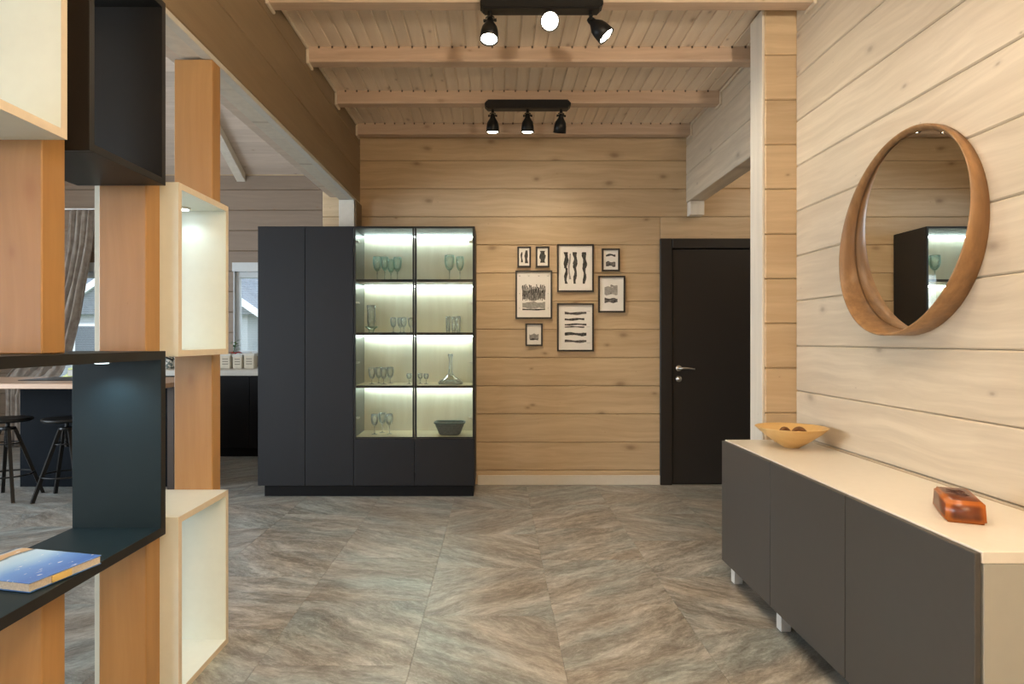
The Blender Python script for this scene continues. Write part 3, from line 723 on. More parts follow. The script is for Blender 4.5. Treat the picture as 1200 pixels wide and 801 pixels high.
picture(652.8, 695.8, 286, 342, 'large black frame with three tall dark upright sticks', d3)
picture(705.2, 726.2, 291, 317.8, 'small black frame at top right with two dark bands', d4)
picture(604, 647.1, 316.8, 373.4, 'large black frame with rows of small dark teeth like marks', d5)
picture(701, 732.6, 323, 366, 'medium black frame with wide white mount and small grey landscape', d6)
picture(652.8, 695.8, 355.2, 411.5, 'large black frame with five dark horizontal pieces stacked', d7)
picture(615.7, 635.9, 378.7, 405.3, 'small black frame lowest at left with one grey smudge', d8)

# ------------------------------------------------------------------ round mirror
MC = (XR, 2.515, 1.659)
mr = thing('round_mirror', 'round mirror in a deep bent wood band frame on the right wall', 'mirror', MC)
M_band = wood('bent_ash_veneer', (.42, .235, .10), (.15, .075, .03), 'z', 'x', knots=0, rough=.38, grain=1.2, var=.02)
Mry = Matrix.Rotation(-PI/2, 4, 'Y')       # lathe axis z -> -x (out of the wall)
bm = bmesh.new(); rings = []
for k in range(96):          # the band stands out further from the wall at the bottom than at the top
    a = 2*PI*k/96; dep = .066 - .042*math.sin(a)
    prof = [(.388, .001), (.402, .001), (.403, dep-.003), (.399, dep), (.395, dep-.003), (.379, .012), (.379, .001)][:-1]
    rings.append([bm.verts.new((-x_, r_*math.cos(a), r_*math.sin(a))) for r_, x_ in prof])
for k in range(96):
    p, q = rings[k], rings[(k+1) % 96]
    for j in range(6): bm.faces.new((p[j], p[(j+1) % 6], q[(j+1) % 6], q[j]))
o = from_bm('frame', bm, M_band, MC, mr, True)
bm = bmesh.new(); lathe(bm, [(0, .003), (.381, .003), (.381, .0065), (0, .0065)], 96, (0, 0, 0), Mry); from_bm('mirror_glass', bm, M_mirror, MC, mr)

# ------------------------------------------------------------------ sideboard
SY0, SY1 = 1.578, 3.350; ST = .722
sb = thing('sideboard', 'long low sideboard with grey doors and a white top', 'sideboard', (1.39, 2.46, 0))
box('top_panel', 1.190, 1.600, SY0, SY1, ST-.030, ST, M_whitetop, sb, bev=.002)
box('side_panel', 1.194, 1.600, SY0, SY0+.018, .104, ST-.0305, M_sidew, sb)
box('side_panel', 1.194, 1.600, SY1-.018, SY1, .104, ST-.0305, M_sidew, sb)
box('bottom_panel', 1.194, 1.600, SY0+.018, SY1-.018, .104, .122, M_sidew, sb)
box('back_panel', 1.590, 1.598, SY0+.018, SY1-.018, .122, ST-.031, M_sidew, sb)
dw = (SY1-SY0)/3
for i in range(3):
    box('door', 1.173, 1.1895, SY0+i*dw+.0025, SY0+(i+1)*dw-.0025, .100, ST-.004, M_doorg, sb, bev=.002)
    if i: box('divider', 1.20, 1.588, SY0+i*dw-.008, SY0+i*dw+.008, .122, ST-.031, M_sidew, sb)
for ly in (SY0+.03, SY0+dw, SY0+2*dw, SY1-.055):
    for lx in (1.210, 1.545): box('leg', lx, lx+.045, ly-.02, ly+.025, 0, .104, M_chromew, sb, bev=.003)

# wooden bowl with two seed pods
bl = (1.424, 3.108, ST+.0005)
M_bowl = wood('turned_pale_wood', (.72, .48, .20), (.58, .35, .12), 'x', 'y', knots=0, rough=.4, grain=1.0, var=.02)
bw_ = thing('wooden_bowl', 'wide flared pale yellow wooden bowl on the far end of the sideboard', 'bowl', bl)
bm = bmesh.new()
lathe(bm, [(0, 0), (.036, 0), (.042, .006), (.075, .026), (.110, .052), (.140, .076), (.163, .096), (.165, .099), (.159, .099), (.134, .080), (.100, .055), (.062, .034), (.030, .026), (0, .024)], 64)
from_bm('bowl_body', bm, M_bowl, bl, bw_, True)
M_pod = plain('dried_pod', (.16, .07, .02), .6, var=.3, scale=60, bump=.5)
for dx, dy, a, lb in ((-.035, -.012, .3, 'dried brown seed pod lying at the left inside the bowl'), (.035, -.006, -.4, 'dried brown seed pod lying at the right inside the bowl')):
    pl_ = (bl[0]+dx, bl[1]+dy, bl[2]+.068)
    bm = bmesh.new(); n = 9
    tube(bm, [((i/(n-1)-.5)*.075, .006*math.sin(i/(n-1)*PI), .022*math.sin(i/(n-1)*PI)) for i in range(n)], [.002+.0095*math.sin(i/(n-1)*PI)**.8 for i in range(n)], 10)
    o = from_bm('seed_pod', bm, M_pod, pl_, None, True); o.rotation_euler = (0, 0, a); tag(o, lb, 'seed pod', 'pods in the wooden bowl')

# amber block
nt = NT('amber_wax'); tc = nt.new('ShaderNodeTexCoord'); sp = nt.new('ShaderNodeSeparateXYZ'); nt.l(tc.outputs['Generated'], sp.inputs[0])
def edge(i):
    a = nt.new('ShaderNodeMath', operation='SUBTRACT'); nt.l(sp.outputs[i], a.inputs[0]); a.inputs[1].default_value = .5
    b = nt.new('ShaderNodeMath', operation='ABSOLUTE'); nt.l(a.outputs[0], b.inputs[0]); return b.outputs[0]
e0, e1, e2 = edge(0), edge(1), edge(2)
# count how near the point lies to a second face: thin edges of the wax are pale, the thick middle dark
def near(e, t):
    r = nt.new('ShaderNodeMapRange'); r.interpolation_type = 'SMOOTHSTEP'; r.inputs['From Min'].default_value = t; r.inputs['From Max'].default_value = .485; nt.l(e, r.inputs[0]); return r.outputs[0]
n0, n1, n2 = near(e0, .28), near(e1, .38), near(e2, .22)
s1 = nt.new('ShaderNodeMath', operation='ADD'); nt.l(n0, s1.inputs[0]); nt.l(n1, s1.inputs[1])
s2 = nt.new('ShaderNodeMath', operation='ADD'); nt.l(s1.outputs[0], s2.inputs[0]); nt.l(n2, s2.inputs[1])
no = nt.new('ShaderNodeTexNoise'); no.inputs['Scale'].default_value = 22; no.inputs['Detail'].default_value = 4; nt.l(tc.outputs['Object'], no.inputs['Vector'])
s3 = nt.new('ShaderNodeMath', operation='MULTIPLY_ADD'); nt.l(no.outputs['Fac'], s3.inputs[0]); s3.inputs[1].default_value = .5; nt.l(s2.outputs[0], s3.inputs[2])
s4 = nt.new('ShaderNodeMath', operation='SUBTRACT'); nt.l(s3.outputs[0], s4.inputs[0]); s4.inputs[1].default_value = 1.0
nt.l(ramp(nt, s4.outputs[0], [(.1, (.07, .016, .006)), (.55, (.24, .06, .012)), (1.0, (.42, .12, .016))]), nt.b.inputs['Base Color'])
nt.b.inputs['Roughness'].default_value = .3; nt.b.inputs['Subsurface Weight'].default_value = .15; nt.b.inputs['Subsurface Radius'].default_value = (.02, .008, .002); nt.b.inputs['Subsurface Scale'].default_value = .5
M_amber = nt.m
M_carve = plain('carved_groove', (.05, .012, .004), .6)
al = (1.3695, 1.910, ST+.0005)
ab = thing('amber_block', 'translucent amber orange soap block with a carved top on the sideboard', 'soap block', al)
bm = bmesh.new(); bmesh.ops.create_cube(bm, size=1)
for v in bm.verts:
    f = 1.0 if v.co.z < 0 else .94
    v.co = Vector((v.co.x*.097*f, v.co.y*.212*f, (v.co.z+.5)*.061))
bmesh.ops.bevel(bm, geom=bm.edges[:], offset=.006, segments=3, affect='EDGES')
from_bm('block_body', bm, M_amber, al, ab, True)
bm = bmesh.new()
for pts in ([(-.02, .06), (0, .04), (.012, .05), (.022, .035)], [(-.025, .03), (-.005, .015), (.012, .022)], [(-.012, .045), (.004, .005), (.022, .0)], [(-.006, -.01), (.014, -.02), (.024, -.012)]):
    tube(bm, [(a, b, .0605) for a, b in pts], [.002]+[.0042]*(len(pts)-2)+[.002], 6)
tag(from_bm('carving', bm, M_carve, al, ab, True), 'dark incised squiggle')
ab.rotation_euler = (0, 0, -math.radians(25.3))

# ------------------------------------------------------------------ ceiling track lamps
def track(yc, label, aims):
    zt = ZB - .002; TX = .228
    t = thing('track_spotlight', label, 'ceiling lamp', (TX, yc, zt), 'black three spot ceiling lamps')
    bm = bmesh.new(); add_box(bm, -.306, .306, -.04, .04, -.062, 0)
    bmesh.ops.bevel(bm, geom=[e for e in bm.edges if abs(e.verts[0].co.y-e.verts[1].co.y) > .05], offset=.014, segments=3, affect='EDGES')
    bmesh.ops.bevel(bm, geom=[e for e in bm.edges if e.is_boundary is False and e.calc_face_angle(0) > 1.2], offset=.006, segments=2, affect='EDGES')
    from_bm('base_plate', bm, M_black, (TX, yc, zt), t)
    for dx, tilt, pan, on in aims:
        # head pivots on a fork; local -z of the head is where it points
        R = Matrix.Rotation(pan, 4, 'Z') @ Matrix.Rotation(tilt, 4, 'X')
        piv = Vector((TX+dx, yc, zt-.105))
        bm = bmesh.new(); tube(bm, [(0, 0, .044), (0, 0, .022)], .010, 10)
        for s in (-1, 1): tube(bm, [(s*.004, 0, .026), (s*.020, 0, .016), (s*.021, 0, -.004)], .0032, 6)
        tube(bm, [(-.026, 0, 0), (.026, 0, 0)], .0042, 8)
        for s in (-1, 1):
            lathe(bm, [(0, -.005), (.008, -.005), (.008, .005), (0, .005)], 10, (s*.028, 0, 0), Matrix.Rotation(PI/2, 4, 'Y'))
        fk = from_bm('fork', bm, M_black, piv, t, False); fk.rotation_euler = (0, 0, pan)
        bm = bmesh.new()
        lathe(bm, [(0, .014), (.013, .013), (.016, .0), (.017, -.012), (.023, -.022), (.034, -.040), (.039, -.062), (.042, -.104), (.0385, -.104), (.0355, -.066), (.030, -.048), (.0, -.045)], 28)
        hd = from_bm('shade', bm, M_black, piv, t, True); hd.matrix_local = Matrix.Translation(piv - Vector((TX, yc, zt))) @ R @ Matrix.Scale(1.12, 4)
        if on:
            bm = bmesh.new(); lathe(bm, [(0, -.088), (.018, -.089), (.033, -.094), (.035, -.099), (.022, -.105), (0, -.107)], 22)
            b = from_bm('bulb', bm, M_bulb, piv, hd, True); b.location = (0, 0, 0); b.matrix_parent_inverse = Matrix.Identity(4)
            d = bpy.data.lights.new('spot_light', 'SPOT'); d.energy = on; d.color = (1.0, .83, .60); d.spot_size = math.radians(116); d.spot_blend = .9; d.shadow_soft_size = .03
            lo = bpy.data.objects.new('spot_light', d); COL.objects.link(lo)
            lo.matrix_world = Matrix.Translation(piv + (R.to_3x3() @ Vector((0, 0, -.115)))) @ R
    return t
rad = math.radians
track(4.62, 'black three spot lamp on the beam nearer the back wall', [(-.250, rad(6), 0, 42), (.0, rad(6), 0, 46), (.240, rad(24), rad(8), 42)])
track(3.24, 'black three spot lamp on the beam nearer the camera', [(-.257, rad(-16), rad(-8), 50), (.035, rad(-62), rad(0), 20), (.250, rad(42), rad(-100), 52)])

# ------------------------------------------------------------------ post and box room divider on the left
PXR = XL; PXL = -1.320
P = [(1.653, 1.743), (2.145, 2.235), (2.648, 2.725)]
def post(name_label, y0, y1, z0, z1):
    o = box('wooden_post', PXL, PXR, y0, y1, z0, z1, M_post, None, bev=.003)
    return tag(o, name_label, 'post', 'timber posts of the room divider')
post('short upper timber post standing on the dark open shelf', *P[0], 1.2035, 2.391)
post('short lower timber post under the dark open shelf', *P[0], 0, .5945)
post('full height timber post just behind the dark shelf end', *P[1], 0, 2.391)
post('farthest timber post, between the two narrow white boxes', *P[2], 0, 2.391)
BX0, BX1 = -1.390, -1.098
def openbox(name, label, y0, y1, z0, z1, m_in, m_edge, t=.022, group='open boxes of the room divider', lamp=None):
    th = thing(name, label, 'shelf box', ((BX0+BX1)/2, (y0+y1)/2, z0), group)
    e = .0012
    def pnl(nm, a, b, c, d):
        o = box(nm, BX0, BX1-e, a, b, c, d, m_in, th, bev=.0008)
        box('edge_band', BX1-e, BX1, a, b, c, d, m_edge, o, bev=0)
        return o
    pnl('end_panel', y0, y0+t, z0, z1); pnl('end_panel', y1-t, y1, z0, z1)
    pnl('bottom_panel', y0+t, y1-t, z0, z0+t); tp = pnl('top_panel', y0+t, y1-t, z1-t, z1)
    if lamp:
        bm = bmesh.new(); lathe(bm, [(0, 0), (.028, 0), (.028, -.007), (.022, -.008), (0, -.008)], 20)
        ly = lamp[0]; lx = -1.24
        pk = from_bm('puck_light', bm, M_chrome, (lx, ly, z1-t), th)
        bm = bmesh.new(); lathe(bm, [(0, -.0082), (.020, -.0082), (.020, -.0095), (0, -.0095)], 18); from_bm('lens', bm, emit('puck_lens', (.75, .93, 1), 6), (lx, ly, z1-t), pk)
        d = bpy.data.lights.new('puck_spot', 'SPOT'); d.energy = lamp[1]; d.color = (.78, .96, 1.0); d.spot_size = rad(140); d.spot_blend = .8; d.shadow_soft_size = .02
        lo = bpy.data.objects.new('puck_spot', d); COL.objects.link(lo); lo.location = (lx, ly, z1-t-.012)
    return th
openbox('shelf_box', 'large white open box at the upper left, in front of the first post', 1.10, 1.653, 1.752, 2.357, M_boxw, M_boxedge)
openbox('shelf_box', 'dark brown open box hanging high between the first two posts', 1.743, 2.145, 1.752, 2.357, M_slate_edge, M_slate_edge)
openbox('shelf_box', 'tall narrow lit white box at eye height between posts', 2.2345, 2.6485, 1.182, 1.786, M_boxw, M_boxedge, lamp=(2.56, .9))
openbox('shelf_box', 'tall narrow white box standing on the floor', 2.235, 2.648, .0, .626, M_boxw, M_boxedge)
openbox('shelf_box', 'long dark slate open shelf box at lower left holding a book', .62, 2.145, .595, 1.203, M_slate, M_slate_edge, t=.028, lamp=(2.03, 3.6))

# book on the dark shelf
ZBk = .6235
A = Vector((-1.084, 1.774)); Bp = Vector((-1.132, 1.568)); Cp = Vector((-1.363, 1.84))
ux = (Cp-A).normalized()                      # along the long side, away to the left
ang = math.atan2(-ux.y, -ux.x)                # local +x points towards the right end
ctr = (Bp+Cp)/2
bk = thing('book', 'thick hardback book with blue sky cover on the dark shelf', 'book', (ctr.x, ctr.y, ZBk))
LW, LD = .285, .212
nt = NT('blue_cover_print'); tc = nt.new('ShaderNodeTexCoord'); sp = nt.new('ShaderNodeSeparateXYZ'); nt.l(tc.outputs['Object'], sp.inputs[0])
mr_ = nt.new('ShaderNodeMapRange'); mr_.inputs['From Min'].default_value = LW/2; mr_.inputs['From Max'].default_value = -LW/2
wz = nt.new('ShaderNodeTexNoise'); wz.inputs['Scale'].default_value = 9; wz.inputs['Detail'].default_value = 4; nt.l(tc.outputs['Object'], wz.inputs['Vector'])
mm = nt.new('ShaderNodeMath', operation='MULTIPLY_ADD'); nt.l(wz.outputs['Fac'], mm.inputs[0]); mm.inputs[1].default_value = .05; nt.l(sp.outputs[0], mm.inputs[2]); nt.l(mm.outputs[0], mr_.inputs[0])
cc = ramp(nt, mr_.outputs[0], [(0, (.10, .22, .62)), (.25, (.16, .34, .76)), (.48, (.42, .64, .88)), (.66, (.55, .74, .90)), (.70, (.12, .15, .17)), (.72, (.62, .42, .24)), (.82, (.66, .46, .28)), (.84, (.55, .58, .62)), (.88, (.16, .20, .26)), (1, (.20, .25, .32))])
mp = nt.new('ShaderNodeMapping'); mp.inputs['Scale'].default_value = (110, 32, 1); mp.inputs['Rotation'].default_value = (0, 0, .25); nt.l(tc.outputs['Object'], mp.inputs[0])
n2 = nt.new('ShaderNodeTexNoise'); n2.inputs['Scale'].default_value = 1; n2.inputs['Detail'].default_value = 2; nt.l(mp.outputs[0], n2.inputs['Vector'])
fl_ = ramp(nt, n2.outputs['Fac'], [(.66, (0,)*3), (.70, (.8,)*3)])
cc = mixc(nt, fl_, cc, (.80, .85, .88)); nt.l(cc, nt.b.inputs['Base Color']); nt.b.inputs['Roughness'].default_value = .22
M_cover = nt.m
M_pages = plain('page_edges', (.50, .46, .38), .8, var=.15, scale=200); M_bcover = plain('blue_board', (.03, .12, .34), .4)
box('pages', ctr.x-LW/2+.003, ctr.x+LW/2-.003, ctr.y-LD/2+.002, ctr.y+LD/2-.002, ZBk+.0035, ZBk+.0225, M_pages, bk, bev=0)
o = box('front_cover', ctr.x-LW/2, ctr.x+LW/2, ctr.y-LD/2, ctr.y+LD/2, ZBk+.0225, ZBk+.0255, M_cover, bk, bev=.001); tag(o, 'glossy cover with blue sky, pale haze and a sandy strip')
tag(box('back_cover', ctr.x-LW/2, ctr.x+LW/2, ctr.y-LD/2, ctr.y+LD/2, ZBk+.0005, ZBk+.0035, M_bcover, bk, bev=.001), 'plain deep blue back cover')
tag(box('page_marker', ctr.x+LW/2-.002, ctr.x+LW/2+.0015, ctr.y-.045, ctr.y+.012, ZBk+.004, ZBk+.021, plain('sticky_tab', (.62, .46, .16), .6), bk, bev=.0005), 'yellow tab sticking out of the page edge')
bk.rotation_euler = (0, 0, ang)

# ------------------------------------------------------------------ kitchen beyond
M_itop = wood('island_top_birch', (.62, .42, .29), (.52, .33, .21), 'x', 'y', knots=0, rough=.4)
isl = thing('kitchen_island', 'dark kitchen island with a pale wooden worktop', 'kitchen island', (-3.4, 5.6, 0))
box('worktop', -4.75, -2.58, 4.97, 5.87, .862, .902, M_itop, isl, bev=.003)
box('body', -4.02, -2.72, 5.45, 5.84, .0, .862, plain('island_front', (.006, .008, .011), .6, spec=.06), isl)
box('end_panel', -2.715, -2.66, 5.33, 5.86, 0, .862, plain('island_end', (.045, .028, .018), .5), isl)
hb = box('cooking_hob', -3.95, -3.25, 5.33, 5.80, .9025, .9085, M_black, None, bev=.002); tag(hb, 'flat black glass hob set on the wooden island top', 'hob')
# tap
fc = thing('kitchen_tap', 'black gooseneck tap rising behind the dark shelf top', 'tap', (-3.62, 5.835, .902))
bm = bmesh.new(); r = .045
tube(bm, [(0, 0, 0), (0, 0, .23)] + [(r-r*math.cos(a*PI/8), 0, .245+r*math.sin(a*PI/8)) for a in range(0, 9)] + [(2*r, 0, .20)], .011, 10); from_bm('spout', bm, M_black, (-3.62, 5.835, .902), fc, True)
bm = bmesh.new(); lathe(bm, [(0, 0), (.026, 0), (.026, .012), (.018, .02), (0, .02)], 16); tube(bm, [(.0, 0, .06), (.05, 0, .085)], .006, 8); from_bm('lever', bm, M_black, (-3.62, 5.835, .902), fc, True)
# back counter
bc = thing('base_cabinets', 'black base cabinets with a pale worktop under the far window', 'kitchen cabinet', (-2.9, 7.2, 0))
box('worktop', -4.5, -1.34, 6.78, 7.645, .862, .922, M_counter, bc, bev=.003)
box('plinth', -4.45, -1.36, 6.87, 6.89, 0, .10, M_black2, bc)
box('carcass', -4.45, -1.36, 6.82, 7.63, .10, .862, M_black2, bc)
for i in range(5): box('door', -4.45+i*.618+.002, -4.45+(i+1)*.618-.002, 6.80, 6.82, .102, .858, M_black2, bc, bev=.002)
M_can = plain('cream_canister', (.60, .54, .42), .5, var=.08); M_lab = plain('canister_label', (.22, .19, .15), .6)
def canister(x_, w_, h, lb):
    z = .9225; t = thing('storage_canister', lb, 'canister', (x_, 7.20, z), 'canisters on the far counter')
    bm = bmesh.new(); add_box(bm, -w_/2, w_/2, -.05, .05, 0, h); bmesh.ops.bevel(bm, geom=bm.edges[:], offset=.008, segments=2, affect='EDGES'); from_bm('body', bm, M_can, (x_, 7.2, z), t)
    bm = bmesh.new(); add_box(bm, -w_/2-.003, w_/2+.003, -.053, .053, h-.012, h+.012); lathe(bm, [(0, h+.012), (.012, h+.012), (.014, h+.024), (0, h+.028)], 10); from_bm('lid', bm, M_counter, (x_, 7.2, z), t)
    bm = bmesh.new()
    for k in range(3): add_box(bm, -w_*.28, w_*.28, -.0512, -.0495, h*.30+k*.028, h*.30+k*.028+.010)
    tag(from_bm('label', bm, M_lab, (x_, 7.2, z), t), 'dark printed bars')
canister(-3.00, .115, .150, 'cream canister leftmost on the far counter, under the red plant')
canister(-2.865, .105, .140, 'cream canister in the middle of the far counter')
canister(-2.735, .115, .155, 'cream canister beside the tall cabinet edge on the far counter')
# red flowering plant
fp = (-3.02, 7.42, .9225)
pt = thing('flowering_plant', 'potted plant with red bracts and green leaves before the far window', 'plant', fp)
bm = bmesh.new(); lathe(bm, [(0, 0), (.042, 0), (.056, .085), (.060, .085), (.060, .10), (.052, .10), (.048, .085), (0, .08)], 18); from_bm('pot', bm, M_can, fp, pt, True)
def leaf(bm, base, ang_, el, L, w_):
    d = Vector((math.cos(ang_)*math.cos(el), math.sin(ang_)*math.cos(el), math.sin(el))); s = d.cross(Vector((0, 0, 1))).normalized()
    b = Vector(base); n = s.cross(d)
    pts = [b, b+d*L*.35+s*w_, b+d*L-n*L*.15, b+d*L*.35-s*w_, b+d*L*.5+n*L*.05]
    v = [bm.verts.new(p) for p in pts]; bm.faces.new((v[0], v[1], v[4])); bm.faces.new((v[1], v[2], v[4])); bm.faces.new((v[2], v[3], v[4])); bm.faces.new((v[3], v[0], v[4]))
M_red = plain('red_bract', (.42, .02, .02), .5, var=.3); M_leaf = plain('leaf_green', (.05, .16, .05), .5, var=.4)
bm = bmesh.new(); tube(bm, [(0, 0, .08), (.005, 0, .18), (.03, 0, .28)], .004, 6); tube(bm, [(0, 0, .08), (.04, .0, .14)], .004, 6); from_bm('stem', bm, M_leaf, fp, pt)
rg = random.Random(3)
for i in range(8):
    bm = bmesh.new(); leaf(bm, (.035, 0, .165), i*PI/4+.2, rg.uniform(.0, .4), .085, .02); from_bm('bract', bm, M_red, fp, pt)
for i in range(9):
    bm = bmesh.new(); leaf(bm, (.02, 0, .20+.012*i), i*2.4, rg.uniform(.1, .7), .08, .016); from_bm('leaf', bm, M_leaf, fp, pt)
# patterned pitcher with black handle
pp = (-3.62, 7.15, .9225)
jg = thing('patterned_pitcher', 'white speckled pitcher with a black handle on the far counter', 'pitcher', pp)
nt = NT('speckled_glaze'); tc = nt.new('ShaderNodeTexCoord'); n = nt.new('ShaderNodeTexNoise'); n.inputs['Scale'].default_value = 38; n.inputs['Detail'].default_value = 1
nt.l(tc.outputs['Object'], n.inputs['Vector']); nt.l(ramp(nt, n.outputs['Fac'], [(.5, (.72, .70, .64)), (.56, (.14, .18, .17))]), nt.b.inputs['Base Color'])
bm = bmesh.new(); lathe(bm, [(0, 0), (.055, 0), (.068, .05), (.060, .12), (.045, .16), (.05, .18), (.044, .18), (.04, .16), (0, .15)], 22); from_bm('body', bm, nt.m, pp, jg, True)
bm = bmesh.new(); tube(bm, [(-.05, -.04, .20), (-.03, -.06, .165), (.0, -.075, .13), (.05, -.075, .105), (.075, -.06, .095)], .009, 8); from_bm('handle', bm, M_black, pp, jg, True)
# bar stools
def stool(cx, cy, rot, label):
    t = thing('bar_stool', label, 'stool', (cx, cy, 0), 'black bar stools at the island')
    bm = bmesh.new(); lathe(bm, [(0, .600), (.155, .600), (.168, .608), (.170, .622), (.160, .628), (.10, .620), (0, .618)], 32); from_bm('seat', bm, M_black, (cx, cy, 0), t, True)
    bm = bmesh.new(); tube(bm, [(0, 0, .60), (0, 0, .40)], .014, 12)
    for k in range(12): lathe(bm, [(.014, .42+k*.012), (.018, .425+k*.012), (.014, .43+k*.012)], 10)
    lathe(bm, [(0, .535), (.055, .535), (.058, .545), (.055, .555), (0, .555)], 16)
    from_bm('screw', bm, M_black, (cx, cy, 0), t)
    for k in range(4):
        a = rot+PI/4+k*PI/2; c, s = math.cos(a), math.sin(a); bm = bmesh.new()
        top = Vector((c*.045, s*.045, .545)); ft = Vector((c*.232, s*.232, 0)); d = (ft-top); tn = Vector((-s, c, 0))
        vs = []
        for p, w_ in ((top, .013), (ft, .013)):
            for su in (-1, 1):
                for sv in (-1, 1): vs.append(bm.verts.new(p + tn*su*.012 + Vector((c, s, 0))*sv*w_))
        bmesh.ops.convex_hull(bm, input=vs); from_bm('leg', bm, M_black, (cx, cy, 0), t)
    for z, r in ((.185, .172), (.43, .085)):
        bm = bmesh.new(); tube(bm, [(math.cos(2*PI*k/32)*r, math.sin(2*PI*k/32)*r, z) for k in range(33)], .0065 if z < .3 else .005, 6); from_bm('foot_ring' if z < .3 else 'brace_ring', bm, M_black, (cx, cy, 0), t, True)
stool(-3.84, 5.075, 0, 'black round bar stool on the left, cut by the picture edge')
stool(-3.375, 5.075, rad(8), 'black round bar stool on the right, beside the dark shelf end')
# curtain
nt = NT('taupe_curtain'); tc = nt.new('ShaderNodeTexCoord'); n = nt.new('ShaderNodeTexNoise'); n.inputs['Scale'].default_value = 14; n.inputs['Detail'].default_value = 3
nt.l(tc.outputs['Object'], n.inputs['Vector']); nt.l(ramp(nt, n.outputs['Fac'], [(.3, (.30, .25, .21)), (.7, (.46, .41, .36))]), nt.b.inputs['Base Color']); nt.b.inputs['Roughness'].default_value = .85
nt.b.inputs['Sheen Weight'].default_value = .3
lv = [(2.74, -4.96, -4.66, .035), (2.35, -4.98, -4.70, .04), (1.906, -5.06, -4.78, .05), (1.5, -5.22, -4.84, .055), (1.12, -5.42, -4.93, .05), (.90, -5.62, -5.02, .04), (.80, -5.70, -5.12, .03), (.72, -5.71, -5.42, .02), (.60, -5.70, -5.47, .03), (.35, -5.70, -5.46, .04), (.015, -5.72, -5.45, .045)]
bm = bmesh.new(); NC = 60; grid = []
fine = []
for (a, b) in zip(lv, lv[1:]):
    for s in range(4): t = s/4; fine.append(tuple(p+(q-p)*t for p, q in zip(a, b)))
fine.append(lv[-1])
for (z, xa, xb, am) in fine:
    grid.append([bm.verts.new((xa+(xb-xa)*i/NC, 7.50+am*math.sin(i/NC*PI*2*4.5)+.008*math.sin(i*1.7+z*5), z+(.03*math.sin(i*.3) if z < .9 and z > .6 else 0))) for i in range(NC+1)])
for a, b in zip(grid, grid[1:]):
    for i in range(NC): bm.faces.new((a[i], a[i+1], b[i+1], b[i]))
cu = thing('curtain', 'taupe curtain swept to the left of the kitchen window', 'curtain', (-5.2, 7.5, 0))
o = from_bm('fabric', bm, nt.m, (0, 0, 0), cu, True); sm = o.modifiers.new('solid', 'SOLIDIFY'); sm.thickness = .003
bm = bmesh.new(); tube(bm, [(-5.73+.0, 7.45, .74), (-5.56, 7.435, .75), (-5.36, 7.45, .77)], .018, 8); from_bm('tie_band', bm, nt.m, (0, 0, 0), cu, True)
bm = bmesh.new(); tube(bm, [(-5.9, 7.5, 2.76), (-4.40, 7.5, 2.76)], .011, 10)
for xx in (-5.9, -4.40): lathe(bm, [(0, -.02), (.02, -.01), (.02, .01), (0, .02)], 12, (xx, 7.5, 2.76))
for xx in (-5.8, -4.50): tube(bm, [(xx, 7.5, 2.76), (xx, KW, 2.76)], .006, 6)
tag(from_bm('curtain_rod', bm, M_chromew, (0, 0, 0)), 'pale curtain rod above the kitchen window', 'curtain rod')

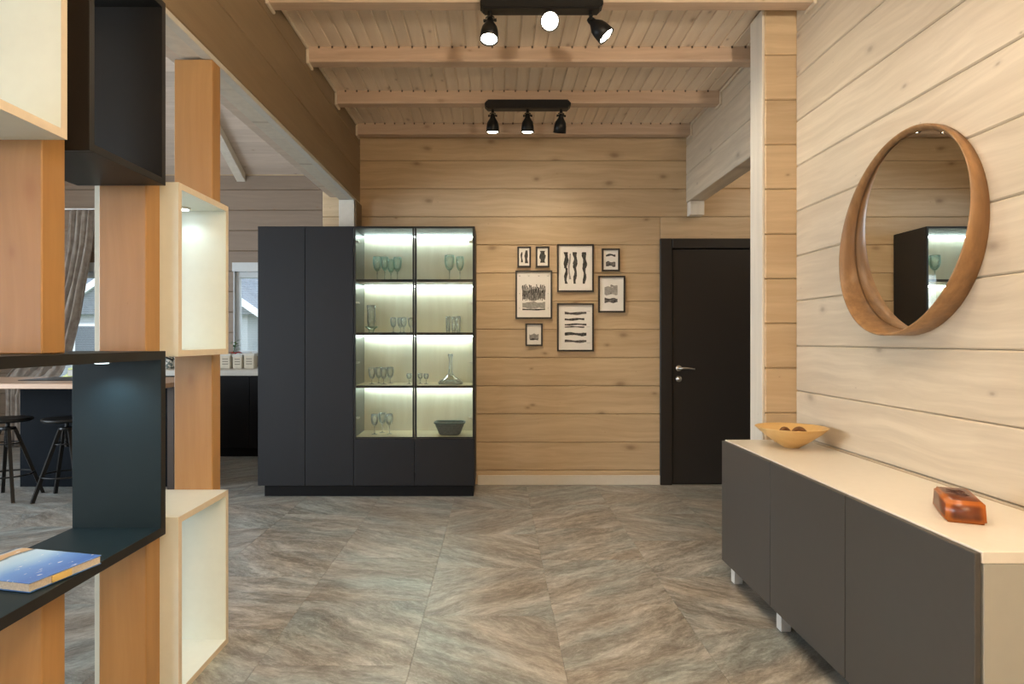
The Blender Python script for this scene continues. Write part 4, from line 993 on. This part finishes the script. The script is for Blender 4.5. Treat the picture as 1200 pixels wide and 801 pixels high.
# ------------------------------------------------------------------ outside the kitchen windows
struct(box('ground', -45, 25, 7.9, 60, -.6, -.5, plain('lawn', (.16, .22, .10), .9, var=.4, scale=2), bev=0))
M_sid = plain('grey_siding', (.40, .42, .44), .7); M_roofo = plain('grey_shingles', (.20, .215, .235), .8, var=.2, scale=8); M_fas = plain('white_fascia', (.85, .87, .88), .6)
hz = thing('neighbour_house', 'grey neighbouring house with white fascia seen through the kitchen windows', 'house', (-10, 22, -.5))
box('wall', -18, -2, 20, 27, -.5, 2.4, M_sid, hz, bev=0); box('porch_wall', -12.0, -7.0, 18.2, 20, -.5, 2.05, M_sid, hz, bev=0)
def prism(name, pts, off, mat, parent):
    bm = bmesh.new(); a = [bm.verts.new(p) for p in pts]; b = [bm.verts.new(Vector(p)+Vector(off)) for p in pts]; n = len(pts)
    bm.faces.new(a); bm.faces.new(b)
    for i in range(n): bm.faces.new((a[i], a[(i+1) % n], b[(i+1) % n], b[i]))
    return from_bm(name, bm, mat, (0, 0, 0), parent)
prism('roof', [(-18.5, 19.6, 2.3), (-18.5, 23.5, 5.0), (-18.5, 27.4, 2.3)], (17, 0, 0), M_roofo, hz)
prism('porch_roof', [(-12.4, 18.0, 1.95), (-9.5, 18.0, 3.95), (-6.6, 18.0, 1.95)], (0, 5, 0), M_roofo, hz)
for s in (-1, 1):
    prism('fascia', [(-9.5+s*3.0, 17.9, 1.80), (-9.5+s*3.0, 17.9, 2.0), (-9.5, 17.9, 4.07), (-9.5, 17.9, 3.85)], (0, .1, 0), M_fas, hz)
box('fascia', -18.5, -12.6, 19.5, 19.58, 2.2, 2.4, M_fas, hz, bev=0); box('fascia', -6.4, -1.5, 19.5, 19.58, 2.2, 2.4, M_fas, hz, bev=0)
for xx, yy in ((-11.4, 18.15), (-8.0, 18.15), (-6.2, 19.95), (-13.4, 19.95), (-15.6, 19.95), (-4.6, 19.95)):
    f = box('window', xx-.5, xx+.5, yy, yy+.05, .5, 1.7, M_fas, hz, bev=0); box('pane', xx-.42, xx+.42, yy-.02, yy, .58, 1.62, plain('far_pane', (.10, .12, .14), .1), f, bev=0)
M_bush = plain('yellow_green_bush', (.42, .42, .14), .8, var=.4, scale=6)
bm = bmesh.new(); bmesh.ops.create_icosphere(bm, subdivisions=4, radius=1)
for v in bm.verts: v.co *= 1+.18*math.sin(v.co.x*9+1)*math.sin(v.co.y*8)*math.sin(v.co.z*10+2)+random.uniform(-.06, .06)
for v in bm.verts: v.co = Vector((v.co.x*.9, v.co.y*.8, v.co.z*.75+.55))
tag(from_bm('garden_bush', bm, M_bush, (-7.6, 12.5, -.5)), 'yellow green bush outside the left kitchen window', 'bush')
